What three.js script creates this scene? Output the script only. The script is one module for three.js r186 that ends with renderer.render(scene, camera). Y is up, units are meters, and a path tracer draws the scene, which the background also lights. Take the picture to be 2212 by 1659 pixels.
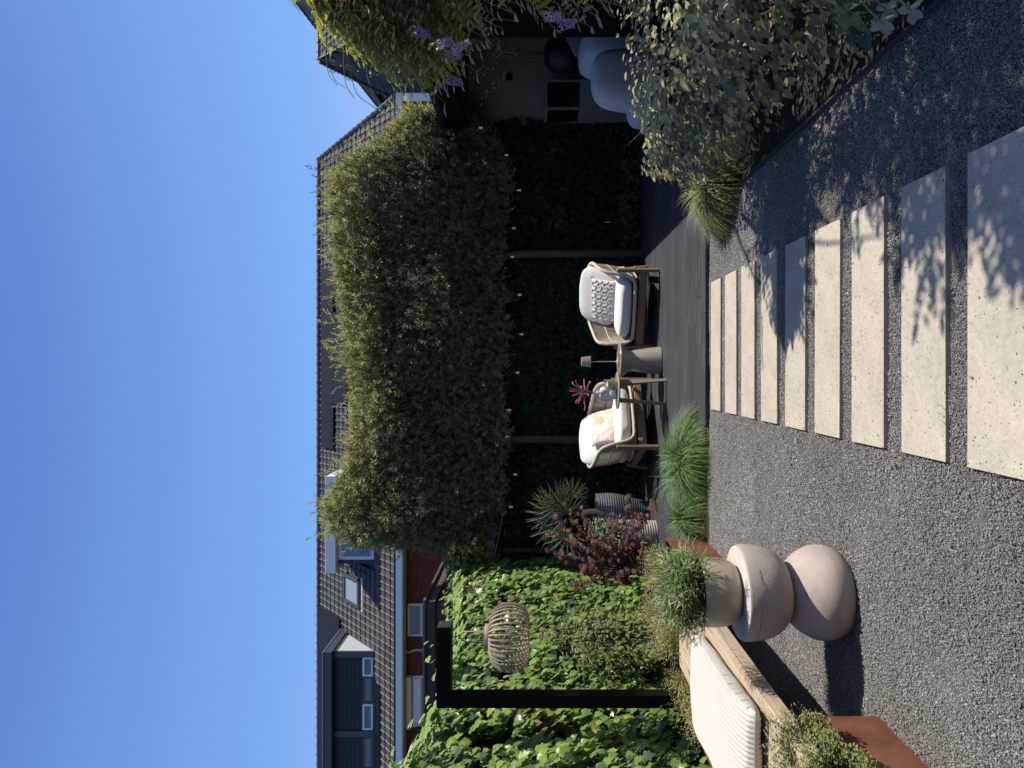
import * as THREE from 'three';
import { RoundedBoxGeometry } from 'three/addons/geometries/RoundedBoxGeometry.js';
import { mergeGeometries } from 'three/addons/utils/BufferGeometryUtils.js';
import { ImprovedNoise } from 'three/addons/math/ImprovedNoise.js';

// ---------------------------------------------------------------- camera, sky, sun, exposure
const scene = new THREE.Scene();
const EYE = 1.378;
const camera = new THREE.PerspectiveCamera(56.62, 4 / 3, 0.05, 600);
camera.position.set(0, EYE, 0);
camera.up.set(1, 0, 0);                       // the phone was held on its side: the world's up points to the left of the picture
camera.lookAt(0, EYE, -10);
camera.setViewOffset(2212, 1659, -52, 31.5, 2212, 1659);

const SUN = new THREE.Vector3(0.68, 1.0, -0.06).normalize();
{
  const W = 1024, H = 512, d = new Float32Array(W * H * 4);
  const stops = [[-90, .2, .19, .17], [-0.5, .2, .19, .17], [0, .5, .6, .74], [7, .33, .48, .76], [17, .172, .342, .72], [37, .08, .175, .48], [60, .05, .105, .3], [90, .04, .085, .24]];
  for (let j = 0; j < H; j++) {
    const el = ((j + .5) / H - .5) * 180, k = Math.max(1, stops.findIndex((s) => s[0] >= el)), a = stops[k - 1], b = stops[k], t = (el - a[0]) / (b[0] - a[0]);
    for (let i = 0; i < W; i++) {
      const az = ((i + .5) / W - .5) * 2 * Math.PI, e = el * Math.PI / 180;
      const c = Math.cos(e) * Math.cos(az) * SUN.x + Math.sin(e) * SUN.y + Math.cos(e) * Math.sin(az) * SUN.z, g = Math.acos(Math.min(1, c)) * 180 / Math.PI;
      const glow = el > 0 ? .9 * Math.exp(-g / 9) + .06 * Math.exp(-g / 26) : 0, f = el > 0 ? 1 + .12 * c : 1, o = (j * W + i) * 4;
      for (let q = 0; q < 3; q++) d[o + q] = (a[q + 1] + (b[q + 1] - a[q + 1]) * t) * f + glow;
      d[o + 3] = 1;
    }
  }
  const sky = new THREE.DataTexture(d, W, H, THREE.RGBAFormat, THREE.FloatType);
  sky.mapping = THREE.EquirectangularReflectionMapping; sky.magFilter = THREE.LinearFilter; sky.needsUpdate = true;
  scene.background = sky; scene.environment = sky;
}
const sun = new THREE.DirectionalLight(new THREE.Color(1, .93, .82), 4.9);
sun.position.copy(SUN).multiplyScalar(40); sun.castShadow = true; sun.shadow.radius = 1;
Object.assign(sun.shadow.camera, { left: -30, right: 30, top: 30, bottom: -30, far: 100 });
scene.add(sun, sun.target);
const renderer = new THREE.WebGLRenderer({ antialias: true });
renderer.toneMapping = THREE.LinearToneMapping; renderer.toneMappingExposure = 1.22; renderer.shadowMap.enabled = true;

// ---------------------------------------------------------------- helpers
const V = (x, y, z) => new THREE.Vector3(x, y, z), TAU = Math.PI * 2, R = THREE.MathUtils.degToRad;
let seed = 7;
const rnd = () => { seed = (seed + 0x6D2B79F5) | 0; let t = Math.imul(seed ^ (seed >>> 15), 1 | seed); t = (t + Math.imul(t ^ (t >>> 7), 61 | t)) ^ t; return ((t ^ (t >>> 14)) >>> 0) / 4294967296; };
const rr = (a, b) => a + (b - a) * rnd(), gauss = () => (rnd() + rnd() + rnd() - 1.5) / 1.5, clamp = (x, a, b) => Math.min(b, Math.max(a, x)), lerp = (a, b, t) => a + (b - a) * t;
const smooth = (a, b, x) => { const t = clamp((x - a) / (b - a), 0, 1); return t * t * (3 - 2 * t); };
const pn = new ImprovedNoise(), noise = (x, y = 0, z = 0) => pn.noise(x + 31.7, y + 12.3, z + 5.1);
const at = (ix, iy, d) => V((798 - iy) * d / 1540, EYE - (ix - 1158) * d / 1540, -d);    // a point of the photograph (2212 wide) at a depth in metres
const pixel = (p) => [1158 + (EYE - p.y) * 1540 / -p.z, 798 - p.x * 1540 / -p.z];
const inView = (p) => { if (p.z > -1) return false; const [x, y] = pixel(p); return x > 0 && x < 2212 && y > 0 && y < 1659; };

const used = new Map();
function numbered(n) { const k = used.get(n) ?? 0; used.set(n, k + 1); return k ? n + '_' + String(k).padStart(3, '0') : n; }
function tag(o, label, category, group, kind) { if (label) o.userData.label = label; if (category) o.userData.category = category; if (group) o.userData.group = group; if (kind) o.userData.kind = kind; return o; }
function thing(name, label, category, group) { const g = new THREE.Group(); g.name = numbered(name); scene.add(g); return tag(g, label, category, group); }
function structure(name) { const g = new THREE.Group(); g.name = numbered(name); g.userData.kind = 'structure'; scene.add(g); return g; }
function mesh(name, geo, mat, parent = scene) { const m = new THREE.Mesh(geo, mat); m.name = parent === scene ? numbered(name) : name; m.castShadow = m.receiveShadow = true; parent.add(m); return m; }
function stuff(m) { m.userData.kind = 'stuff'; return m; }
function inst(name, geo, mat, list, parent) {
  if (!list.length) return null;
  const m = new THREE.InstancedMesh(geo, mat, list.length); list.forEach((x, i) => m.setMatrixAt(i, x)); m.name = name; m.castShadow = m.receiveShadow = true; parent.add(m); return stuff(m);
}
// many alike pieces: the nearest ones in view as meshes of their own, the rest joined as stuff
function pieces(parent, name, restName, geos, mats, items, limit, dist) {
  const near = new Set();
  if (limit) items.map((it) => { const p = V().setFromMatrixPosition(it.m); return [dist ? dist(p, it) : inView(p) ? p.distanceTo(camera.position) + (it.deep || 0) : 1e9, it]; }).filter((e) => e[0] < 1e8).sort((a, b) => a[0] - b[0]).slice(0, limit).forEach((e) => near.add(e[1]));
  const bins = new Map();
  for (const it of items) {
    if (near.has(it)) { const m = mesh(name, geos[it.g || 0], mats[it.c || 0], parent); m.matrixAutoUpdate = true; it.m.decompose(m.position, m.quaternion, m.scale); continue; }
    const k = (it.g || 0) + ',' + (it.c || 0); if (!bins.has(k)) bins.set(k, []); bins.get(k).push(it.m);
  }
  for (const [k, l] of bins) { const [g, c] = k.split(',').map(Number); inst(restName, geos[g], mats[c], l, parent); }
}
// matrix: y axis along tip, z axis along normal
function frame(p, n, tip, s = 1, sx = s) {
  const z = n.clone().normalize(), y = tip.clone().addScaledVector(z, -tip.dot(z)); if (y.lengthSq() < 1e-6) y.set(z.y, z.z, z.x).addScaledVector(z, -y.dot(z)); y.normalize();
  const x = V().crossVectors(y, z);
  return new THREE.Matrix4().makeBasis(x.multiplyScalar(sx), y.multiplyScalar(s), z.multiplyScalar(s)).setPosition(p);
}
function geoFrom(pos, idx, uv) {
  const g = new THREE.BufferGeometry(); g.setAttribute('position', new THREE.Float32BufferAttribute(pos, 3)); g.setAttribute('uv', new THREE.Float32BufferAttribute(uv || new Array(pos.length / 3 * 2).fill(0), 2)); g.setIndex(idx); g.computeVertexNormals(); return g;
}
// box uv in metres by the face's main direction
function uvBox(g, off = [0, 0], turn = false) {
  g = g.index ? g.toNonIndexed() : g; const p = g.attributes.position, n = g.attributes.normal, uv = new Float32Array(p.count * 2);
  for (let i = 0; i < p.count; i += 3) {
    const a = V().fromBufferAttribute(p, i), b = V().fromBufferAttribute(p, i + 1), c = V().fromBufferAttribute(p, i + 2), f = b.clone().sub(a).cross(c.clone().sub(a)), ax = Math.abs(f.x), ay = Math.abs(f.y), az = Math.abs(f.z);
    [a, b, c].forEach((q, k) => { let u, v; if (ay >= ax && ay >= az) { u = q.x; v = q.z; } else if (ax >= az) { u = q.z; v = q.y; } else { u = q.x; v = q.y; } if (turn === 'z' ? ay >= ax && ay >= az : turn) [u, v] = [v, u]; uv[(i + k) * 2] = u + off[0]; uv[(i + k) * 2 + 1] = v + off[1]; });
  }
  g.setAttribute('uv', new THREE.BufferAttribute(uv, 2)); return g;
}
// a bevelled box between two corners
function bx(x0, x1, y0, y1, z0, z1, b = 0.003, off, turn) {
  const w = Math.abs(x1 - x0), h = Math.abs(y1 - y0), d = Math.abs(z1 - z0); b = Math.min(b, w / 3, h / 3, d / 3);
  const g = b > 0 ? new RoundedBoxGeometry(w, h, d, 1, b) : new THREE.BoxGeometry(w, h, d);
  g.translate((x0 + x1) / 2, (y0 + y1) / 2, (z0 + z1) / 2); return uvBox(g, off || [rr(0, 5), rr(0, 5)], turn);
}
function tube(pts, r, seg = 24, rad = 6, closed = false) { return new THREE.TubeGeometry(new THREE.CatmullRomCurve3(pts, closed, 'centripetal'), seg, r, rad, closed); }
function taper(pts, r0, r1, seg = 16, rad = 7) {
  const c = new THREE.CatmullRomCurve3(pts), g = new THREE.TubeGeometry(c, seg, 1, rad), p = g.attributes.position;
  for (let i = 0; i <= seg; i++) { const o = c.getPointAt(i / seg), r = lerp(r0, r1, i / seg); for (let j = 0; j <= rad; j++) { const k = i * (rad + 1) + j; p.setXYZ(k, o.x + (p.getX(k) - o.x) * r, o.y + (p.getY(k) - o.y) * r, o.z + (p.getZ(k) - o.z) * r); } }
  g.computeVertexNormals(); return g;
}
function rod(a, b, r0, r1 = r0, rad = 8) { const d = b.clone().sub(a), g = new THREE.CylinderGeometry(r1, r0, d.length(), rad); g.translate(0, d.length() / 2, 0); g.applyQuaternion(new THREE.Quaternion().setFromUnitVectors(V(0, 1, 0), d.normalize())); return g.translate(a.x, a.y, a.z); }
function lathe(prof, seg = 64) { // uv in metres
  const g = new THREE.LatheGeometry(prof.map(([r, y]) => new THREE.Vector2(r, y)), seg), uv = g.attributes.uv; let L = 0, m = 0; prof.forEach(([r, y], i) => { m = Math.max(m, r); if (i) L += Math.hypot(r - prof[i - 1][0], y - prof[i - 1][1]); });
  for (let i = 0; i < uv.count; i++) uv.setXY(i, uv.getX(i) * Math.max(1, Math.round(m * TAU)), uv.getY(i) * L); return g;
}
function spline(prof, n = 40) { return new THREE.SplineCurve(prof.map(([r, y]) => new THREE.Vector2(r, y))).getPoints(n).map((p) => [Math.max(0, p.x), p.y]); }
const merge = (l) => mergeGeometries(l.map((g) => { const q = g.index ? g.toNonIndexed() : g; for (const k of Object.keys(q.attributes)) if (!['position', 'normal', 'uv'].includes(k)) q.deleteAttribute(k); return q; }));
function pillow(w, h, t, nx = 40, ny = 40, p = 2.6, bump = null) {   // lies in x-y, thickness along z
  const pos = [], idx = [], uv = [];
  for (const s of [1, -1]) { const base = pos.length / 3;
    for (let j = 0; j <= ny; j++) for (let i = 0; i <= nx; i++) {
      const u = i / nx * 2 - 1, v = j / ny * 2 - 1, f = Math.pow(Math.max(0, (1 - Math.pow(Math.abs(u), p)) * (1 - Math.pow(Math.abs(v), p))), .45);
      const px = .045, x = u * w / 2 * (1 - px * (1 - v * v) * Math.abs(u)), y = v * h / 2 * (1 - px * (1 - u * u) * Math.abs(v));
      const z = s * (f * t / 2 + (bump ? bump(u, v, s) * Math.min(1, f * 3) : 0));
      pos.push(x, y, z); uv.push(x + w / 2, y + h / 2);
    }
    for (let j = 0; j < ny; j++) for (let i = 0; i < nx; i++) { const a = base + j * (nx + 1) + i, b = a + 1, c = a + nx + 1, d = c + 1; s > 0 ? idx.push(a, b, d, a, d, c) : idx.push(a, d, b, a, c, d); }
  }
  return geoFrom(pos, idx, uv);
}
function superBox(w, h, d, e = 4, nu = 48, nv = 24, bump) {  // a rounded cushion: superellipsoid
  const pos = [], idx = [], uv = [], sp = (x, q) => Math.sign(x) * Math.pow(Math.abs(x), q);
  for (let j = 0; j <= nv; j++) for (let i = 0; i <= nu; i++) {
    const a = i / nu * TAU, b = (j / nv - .5) * Math.PI, q = 2 / e;
    let x = sp(Math.cos(b), q) * sp(Math.cos(a), q), z = sp(Math.cos(b), q) * sp(Math.sin(a), q), y = sp(Math.sin(b), .62);
    const k = bump ? 1 + bump(x, y, z) : 1; x *= w / 2 * k; y *= h / 2 * k; z *= d / 2 * k; pos.push(x, y, z); uv.push(x + z, y + z);
  }
  for (let j = 0; j < nv; j++) for (let i = 0; i < nu; i++) { const a = j * (nu + 1) + i, b = a + 1, c = a + nu + 1, e2 = c + 1; idx.push(a, c, b, b, c, e2); }
  return geoFrom(pos, idx, uv);
}

// ---------------------------------------------------------------- textures
function vnoise(n, per, s0) { // tileable value noise
  const g = new Float32Array(per * per), s = seed; seed = s0; for (let i = 0; i < g.length; i++) g[i] = rnd(); seed = s;
  return (u, v) => { const x = u * per, y = v * per, i = Math.floor(x), j = Math.floor(y), fx = x - i, fy = y - j, a = fx * fx * (3 - 2 * fx), b = fy * fy * (3 - 2 * fy), q = (p, r) => g[((r % per + per) % per) * per + ((p % per + per) % per)]; return lerp(lerp(q(i, j), q(i + 1, j), a), lerp(q(i, j + 1), q(i + 1, j + 1), a), b); };
}
function fbm(pers, s0) { const f = pers.map((p, i) => vnoise(0, p, s0 + i * 17)); return (u, v) => { let t = 0, w = 0; f.forEach((q, i) => { const k = Math.pow(.6, i); t += q(u, v) * k; w += k; }); return t / w; }; }
function tex(n, fn, srgb, rep = [1, 1]) {
  const d = new Uint8Array(n * n * 4);
  for (let j = 0; j < n; j++) for (let i = 0; i < n; i++) { let c = fn((i + .5) / n, (j + .5) / n); if (typeof c === 'number') c = [c, c, c]; const o = (j * n + i) * 4; for (let q = 0; q < 3; q++) d[o + q] = clamp(c[q], 0, 1) * 255; d[o + 3] = 255; }
  const t = new THREE.DataTexture(d, n, n); t.wrapS = t.wrapT = THREE.RepeatWrapping; t.magFilter = THREE.LinearFilter; t.repeat.set(...rep); if (srgb) t.colorSpace = THREE.SRGBColorSpace; t.needsUpdate = true; return t;
}
const col = (r, g, b) => new THREE.Color().setRGB(r, g, b);
const mat = (c, rough = .8, o = {}) => new THREE.MeshPhysicalMaterial({ color: Array.isArray(c) ? col(...c) : c, roughness: rough, ...o });
const leafMat = (c, tr = .35, o = {}) => new THREE.MeshPhysicalMaterial({ color: col(...c), roughness: .95, transmission: tr, thickness: 0, side: THREE.DoubleSide, clearcoat: .35, clearcoatRoughness: .38, ...o });

const nA = fbm([4, 9, 21, 47], 11), nB = fbm([16, 37, 83], 23), nC = fbm([64, 150], 5);
const T = {};
T.blotch = tex(512, (u, v) => .78 + .3 * (nA(u, v) - .2) * .9, false, [.7, .7]);
T.fine = tex(512, (u, v) => nC(u, v), false, [4, 4]);
// cast concrete of the stepping stones: dark air holes, fine sand
{
  const n = 1024, pits = new Float32Array(n * n), s = seed; seed = 99;
  for (let k = 0; k < 1500; k++) { const x = rnd() * n, y = rnd() * n, big = rnd(), r = big < .03 ? rr(4.5, 7) : big < .3 ? rr(2, 4) : rr(1, 2), el = rr(.5, 1.1), an = rr(-.5, .5), ca = Math.cos(an), sa = Math.sin(an);
    for (let j = -9; j <= 9; j++) for (let i = -9; i <= 9; i++) { const p = (i * ca + j * sa) / r, q = (-i * sa + j * ca) / (r * el), dd = p * p + q * q; if (dd < 1) { const o = ((Math.round(y) + j + n) % n) * n + (Math.round(x) + i + n) % n; pits[o] = Math.max(pits[o], Math.min(1, (1 - dd) * 2)); } } }
  seed = s;
  const P = (u, v) => pits[Math.floor(v * n) * n + Math.floor(u * n)];
  T.stone = tex(n, (u, v) => { const k = .86 + .3 * (nA(u, v) - .5) + .12 * (nB(u, v) - .5) + .2 * (nC(u, v) - .5), p = 1 - .68 * P(u, v); return [k * p, k * p * .985, k * p * .955]; }, false, [1.25, 1.25]);
  T.stoneB = tex(n, (u, v) => .6 + .25 * (nC(u, v) - .5) - .5 * P(u, v), false, [1.25, 1.25]);
}
T.gravel = tex(512, (u, v) => .35 + .75 * (nB(u, v) - .2), false, [3, 3]);
const streak = (a, b, s) => { const f = fbm([a, a * 2], s), q = vnoise(0, b, s + 3), n1 = vnoise(0, 8, s + 9); return (u, v) => f((u * .12) % 1, v) * .6 + q((u * .05 + .3 * n1(u, v) * .05) % 1, v) * .4; };
{
  const s1 = streak(48, 128, 41), s2 = streak(32, 190, 61);
  T.grain = tex(1024, (u, v) => .62 + .5 * (s1(u, v) - .5) + .38 * nA(u, v) * .9, false, [.5, .8]);
  T.grainB = tex(1024, (u, v) => s2(u, v), false, [.5, .8]);
  const pa = fbm([7, 15, 33], 77);
  T.deck = tex(1024, (u, v) => { const k = .7 + .55 * (s1(u, v) - .5), w = smooth(.56, .72, pa(u, v)); return [k + .35 * w, k + .36 * w, k + .38 * w]; }, false, [.45, .9]);
}
T.rust = tex(512, (u, v) => { const a = nA(u, v), b = nB(u, v), k = .6 + .65 * (a - .3) + .35 * (b - .5); return [k, k * (.8 + .35 * (a - .5)), k * (.72 + .3 * (b - .5))]; }, false, [.9, .9]);
T.weave = tex(256, (u, v) => .5 + .25 * Math.sin(u * TAU * 32) * Math.sin(v * TAU * 32) + .3 * (nC(u, v) - .5), false, [9, 9]);
T.concrete = tex(512, (u, v) => { const k = .84 + .6 * (nA(u, v) - .5) + .22 * (nB(u, v) - .5) - .05 * smooth(.7, .82, nC(u, v)); return [k, k * .985, k * .97]; }, false, [1, 1]);

const M = {
  gravelBase: mat([.16, .152, .142], .95, { map: T.gravel, bumpMap: T.gravel, bumpScale: .006 }),
  soil: mat([.03, .023, .017], 1, { map: T.gravel, bumpMap: T.gravel, bumpScale: .012 }),
  stone: mat([.52, .475, .39], .85, { map: T.stone, bumpMap: T.stoneB, bumpScale: .003 }),
  rust: mat([.2, .085, .052], .85, { map: T.rust, bumpMap: T.fine, bumpScale: .0006 }),
  rustDark: mat([.09, .04, .025], .85, { map: T.rust }),
  bench: mat([.56, .44, .31], .8, { map: T.grain, bumpMap: T.grainB, bumpScale: .0035 }),
  black: mat([.005, .005, .005], .6, { bumpMap: T.grainB, bumpScale: .0012, specularIntensity: .25 }),
  blackMatt: mat([.012, .012, .012], .8),
  steel: mat([.05, .05, .052], .6),
  white: mat([.7, .675, .645], .9, { bumpMap: T.weave, bumpScale: .0006, sheen: .2 }),
  rib: mat([.53, .505, .46], .95, { bumpMap: T.weave, bumpScale: .0008 }),
  teak: mat([.32, .215, .125], .6, { map: T.grain, bumpMap: T.grainB, bumpScale: .0006 }),
  rope: mat([.46, .39, .3], .95),
  ropeRim: mat([.55, .48, .39], .95, { bumpMap: T.weave, bumpScale: .0015 }),
  concrete: mat([.49, .42, .375], .85, { map: T.concrete, bumpMap: T.fine, bumpScale: .0008 }),
  pot: mat([.43, .37, .27], .45, { map: T.concrete, bumpMap: T.blotch, bumpScale: .002, clearcoat: .15, clearcoatRoughness: .4 }),
  glaze: mat([.42, .375, .3], .3, { map: T.concrete, clearcoat: .6, clearcoatRoughness: .15 }),
  bark: mat([.09, .07, .055], .95, { map: T.concrete, bumpMap: T.gravel, bumpScale: .006 }),
  stem: mat([.06, .045, .025], .9),
};

// ---------------------------------------------------------------- the ground
{
  const g = new THREE.PlaneGeometry(240, 240); g.rotateX(-Math.PI / 2); g.translate(0, -.16, -30);
  const m = mesh('ground', uvBox(g), mat([.07, .06, .045], 1, { map: T.gravel })); m.userData.kind = 'structure';
}
const GY = -.014;                                               // top of the gravel
const gravel = structure('gravel');
mesh('gravel_bed', uvBox(new THREE.BoxGeometry(3.68, .12, 9.2).translate(-.58, GY - .068, -1.2)), M.gravelBase, gravel);
mesh('gravel_bed', uvBox(new THREE.BoxGeometry(2.7, .12, .08).translate(.9, GY - .07, -5.75)), M.gravelBase, gravel);
{
  const ps = []; for (let k = 0; k < 3; k++) { const g = new THREE.IcosahedronGeometry(1, 0), p = g.attributes.position; const off = k * 9.1; for (let i = 0; i < p.count; i++) { const q = 1 + .42 * noise(p.getX(i) * 1.3 + off, p.getY(i) * 1.3, p.getZ(i) * 1.3); p.setXYZ(i, p.getX(i) * q, p.getY(i) * q * .62, p.getZ(i) * q * .8); } g.computeVertexNormals(); ps.push(g); }
  const cols = [[.185, .178, .168], [.26, .25, .236], [.33, .318, .3], [.215, .206, .192], [.45, .43, .4]].map((c) => mat(c, .8)), lists = [...Array(15)].map(() => []), e = new THREE.Euler(), q = new THREE.Quaternion(), sc = V();
  const N = 540000;
  for (let i = 0; i < N; i++) {
    const d = 1.9 + 3.87 * Math.pow(rnd(), .8), z = -d, lim = .53 * d, x = rr(Math.max(-2.3, -.57 * d), Math.min(1.27, lim));
    if (x < -1.42 && (d < 2.88 || d > 4.86)) continue;
    if (x > -.31 && x < .685 && stonesAt(d)) continue;
    const s = .00205 * (1 + .9 * Math.pow(rnd(), 3)) * (.8 + .12 * d), r = clamp(rnd() + .3 * noise(x * 1.3, z * 1.3, 7) + .12 * noise(x * 6, z * 6, 2), 0, .999), c = r < .36 ? 0 : r < .66 ? 1 : r < .82 ? 2 : r < .975 ? 3 : 4;
    q.setFromEuler(e.set(rr(-.6, .6), rr(0, TAU), rr(-.6, .6)));
    const hump = .009 * noise(x * 2.3, z * 2.3) + .006 * noise(x * 7, z * 7);
    lists[(i % 3) * 5 + c].push(new THREE.Matrix4().compose(V(x, GY - .004 + hump + rr(-.002, .004), z), q, sc.set(s * rr(.8, 1.4), s, s)));
  }
  for (let i = 0; i < 420; i++) { const k = Math.floor(rnd() * 9), c0 = 5.4805 - k * .4188, s = rr(.0018, .0032), side = rnd() < .5 ? -1 : 1, u = Math.pow(rnd(), 2.2); lists[(i % 3) * 5 + Math.floor(rnd() * 4)].push(new THREE.Matrix4().compose(V(rnd() < .3 ? .186 + side * (.497 - .12 * u) : rr(-.3, .67), s * .5 + .002, -(c0 + (rnd() < .5 ? -1 : 1) * (.142 - .1 * u))), q.setFromEuler(e.set(0, rr(0, TAU), 0)), sc.set(s * 1.1, s, s))); }
  lists.forEach((l, k) => inst('pebbles', ps[Math.floor(k / 5)], cols[k % 5], l, gravel));
}
function stonesAt(d) { for (let k = 0; k < 9; k++) { const c = 5.4805 - k * .4182 * 1.0015; if (Math.abs(d - c) < .148) return true; } return false; }
const ordinal = ['farthest pale stepping stone, nearest the dark deck', 'second pale stepping stone from the deck', 'third pale stepping stone from the deck', 'fourth stepping stone from the deck, its right end in shade', 'fifth stepping stone from the deck, with a leaf shadow on its right end', 'middle sunlit stepping stone beside the stacked concrete stool, sixth from the deck', 'seventh stepping stone from the deck, dappled at its right end', 'long stepping stone with broad leaf shadow, eighth from the deck', 'nearest stepping stone, cut off by the bottom of the upright view'];
for (let k = 0; k < 9; k++) {
  const c = 5.4805 - k * .4188, g = bx(-.5, .5, -.06, 0, -.1445, .1445, .002), p = g.attributes.position;
  for (let i = 0; i < p.count; i++) { const x = p.getX(i), z = p.getZ(i); p.setXYZ(i, x + .002 * noise(z * 14, k), p.getY(i), z + .003 * noise(x * 9, k * 3.3)); }
  const m = mesh('stepping_stone', g, M.stone); m.position.set(.1863, rr(-.002, .002), -c); m.rotation.set(rr(-.004, .004), rr(-.004, .004), rr(-.003, .003));
  tag(m, ordinal[k], 'stepping stone', 'concrete stepping stones crossing the gravel');
}
// soil beds
const bedR = structure('planting_bed');
{ const g = new THREE.PlaneGeometry(2.6, 7, 60, 120); g.rotateX(-Math.PI / 2); const p = g.attributes.position; for (let i = 0; i < p.count; i++) p.setY(i, .02 * noise(p.getX(i) * 3, p.getZ(i) * 3) + .012 * noise(p.getX(i) * 12, p.getZ(i) * 12) + .05 * smooth(-1.2, .4, p.getX(i))); g.translate(2.58, -.035, -2.2); mesh('soil', uvBox(g), M.soil, bedR); }
const bedG = structure('planting_bed');
mesh('soil', bx(-1.4, -.47, -.1, -.012, -6.46, -5.765, .01), mat([.12, .095, .06], 1, { map: T.gravel, bumpMap: T.gravel, bumpScale: .015 }), bedG);
tag(mesh('garden_edging', bx(1.255, 1.262, -.1, .012, -5.7, 1, .001), M.steel), 'thin dark steel strip between the gravel and the shrub bed', 'garden edging');
tag(mesh('garden_edging', bx(-1.41, -.455, -.1, -.008, -5.762, -5.752, .001), mat([.2, .15, .1], .8)), 'thin brown edging in front of the grass tufts', 'garden edging');

// ---------------------------------------------------------------- the deck
const deck = structure('deck');
{
  const mats = [[.056, .06, .07], [.048, .052, .061], [.064, .068, .078], [.053, .056, .064]].map((c) => mat(c, .62, { map: T.deck, bumpMap: T.grainB, bumpScale: .0012 }));
  let d = 5.722, row = 0; const w = .1395;
  while (d < 9.4) {
    const x0 = d < 6.44 ? -.455 : -2.45; let x = x0; const joints = [];
    let j = x0 + rr(.5, 2.4); while (j < 6.2) { joints.push(j); j += rr(2.0, 3.4); } joints.push(6.2);
    for (const e of joints) { mesh('board', bx(x + .001, e - .001, -.008, .02 + rr(-.0012, .0012), -(d + w), -d, .0025), mats[Math.floor(rnd() * 4)], deck); x = e; }
    d += w + .0052; row++;
  }
  mesh('joist', bx(-.45, 6.2, -.12, -.012, -9.4, -5.735, 0), M.blackMatt, deck); mesh('joist', bx(-2.45, -.46, -.12, -.012, -9.4, -6.47, 0), M.blackMatt, deck);
}

// ---------------------------------------------------------------- corten planters
function planter(label, x0, x1, d0, d1, top, soilTop) {
  const t = thing('corten_planter', label, 'planter', 'rusted steel planters along the ivy wall'), w = .006;
  mesh('side_panel', bx(x1 - w, x1, -.14, top, -d1, -d0, .0015), M.rust, t); mesh('side_panel', bx(x0, x0 + w, -.14, top, -d1, -d0, .0015), M.rust, t);
  mesh('end_panel', bx(x0 + w, x1 - w, -.14, top - .001, -d1, -d1 + w, .0015), M.rust, t); mesh('end_panel', bx(x0 + w, x1 - w, -.14, top - .001, -d0 - w, -d0, .0015), M.rust, t);
  const s = mesh('soil', bx(x0 + w, x1 - w, -.14, soilTop, -d1 + w, -d0 - w, .004), M.soil, t); return t;
}
planter('rusted steel planter beyond the bench, below the maple', -2.5, -1.41, 4.86, 5.95, .3, .26);
planter('rusted steel planter nearest the viewer, in the lower left corner', -2.5, -1.41, 1.2, 2.9, .3, .26);
planter('low rusted steel planter behind the timber bench', -2.5, -2.03, 2.905, 4.855, .28, .25);

// ---------------------------------------------------------------- garden walls: dark fences that the ivy covers
function fenceWall(label, x0, x1, z0, z1, h, n) {
  const t = thing('garden_fence', label, 'fence'), m = mat([.02, .018, .016], .85, { map: T.grain }), alongX = Math.abs(x1 - x0) > Math.abs(z1 - z0);
  for (let i = 0; i < n; i++) { const a = i / n, b = (i + 1) / n - .002; mesh('fence_board', alongX ? bx(lerp(x0, x1, a), lerp(x0, x1, b), -.12, h, z0, z1, .003, null, true) : bx(x0, x1, -.12, h, lerp(z0, z1, a), lerp(z0, z1, b), .003, null, true), m, t); }
  return t;
}
fenceWall('dark board fence hidden under the sunlit ivy on the left', -2.78, -2.74, -2.2, -9.6, 2.0, 42);
fenceWall('black board fence behind the shaded ivy at the back of the deck', -2.74, 3.2, -9.56, -9.52, 1.86, 34);

// ---------------------------------------------------------------- veranda
const veranda = thing('veranda', 'black flat-roofed veranda with taupe back wall at the right', 'veranda');
{
  const taupe = mat([.38, .3, .235], .85, { map: T.blotch });
  mesh('back_wall', bx(3.24, 7.2, -.1, 2.27, -9.6, -9.44, .004), taupe, veranda);
  mesh('side_wall', bx(7.2, 7.35, -.1, 2.5, -9.6, -5.2, .004), taupe, veranda);
  mesh('beam', bx(3.1, 3.24, 2.27, 2.53, -9.7, -5.5, .004), M.black, veranda);
  mesh('beam', bx(3.24, 7.35, 2.27, 2.53, -5.64, -5.5, .004), M.black, veranda);
  mesh('roof', bx(3.13, 7.5, 2.535, 2.6, -9.75, -5.45, .004), M.blackMatt, veranda);
  mesh('ceiling', bx(3.25, 7.2, 2.272, 2.3, -9.44, -5.65, .002), mat([.05, .042, .035], .7), veranda);
  mesh('post', bx(3.1, 3.4, -.1, 2.268, -6.66, -6.5, .004), M.black, veranda);
  mesh('post', bx(3.11, 3.232, -.1, 2.268, -9.57, -9.45, .004), M.black, veranda);
  mesh('side_screen', bx(3.41, 7.2, -.1, 2.268, -6.66, -6.62, .004), M.blackMatt, veranda);
}

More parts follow.
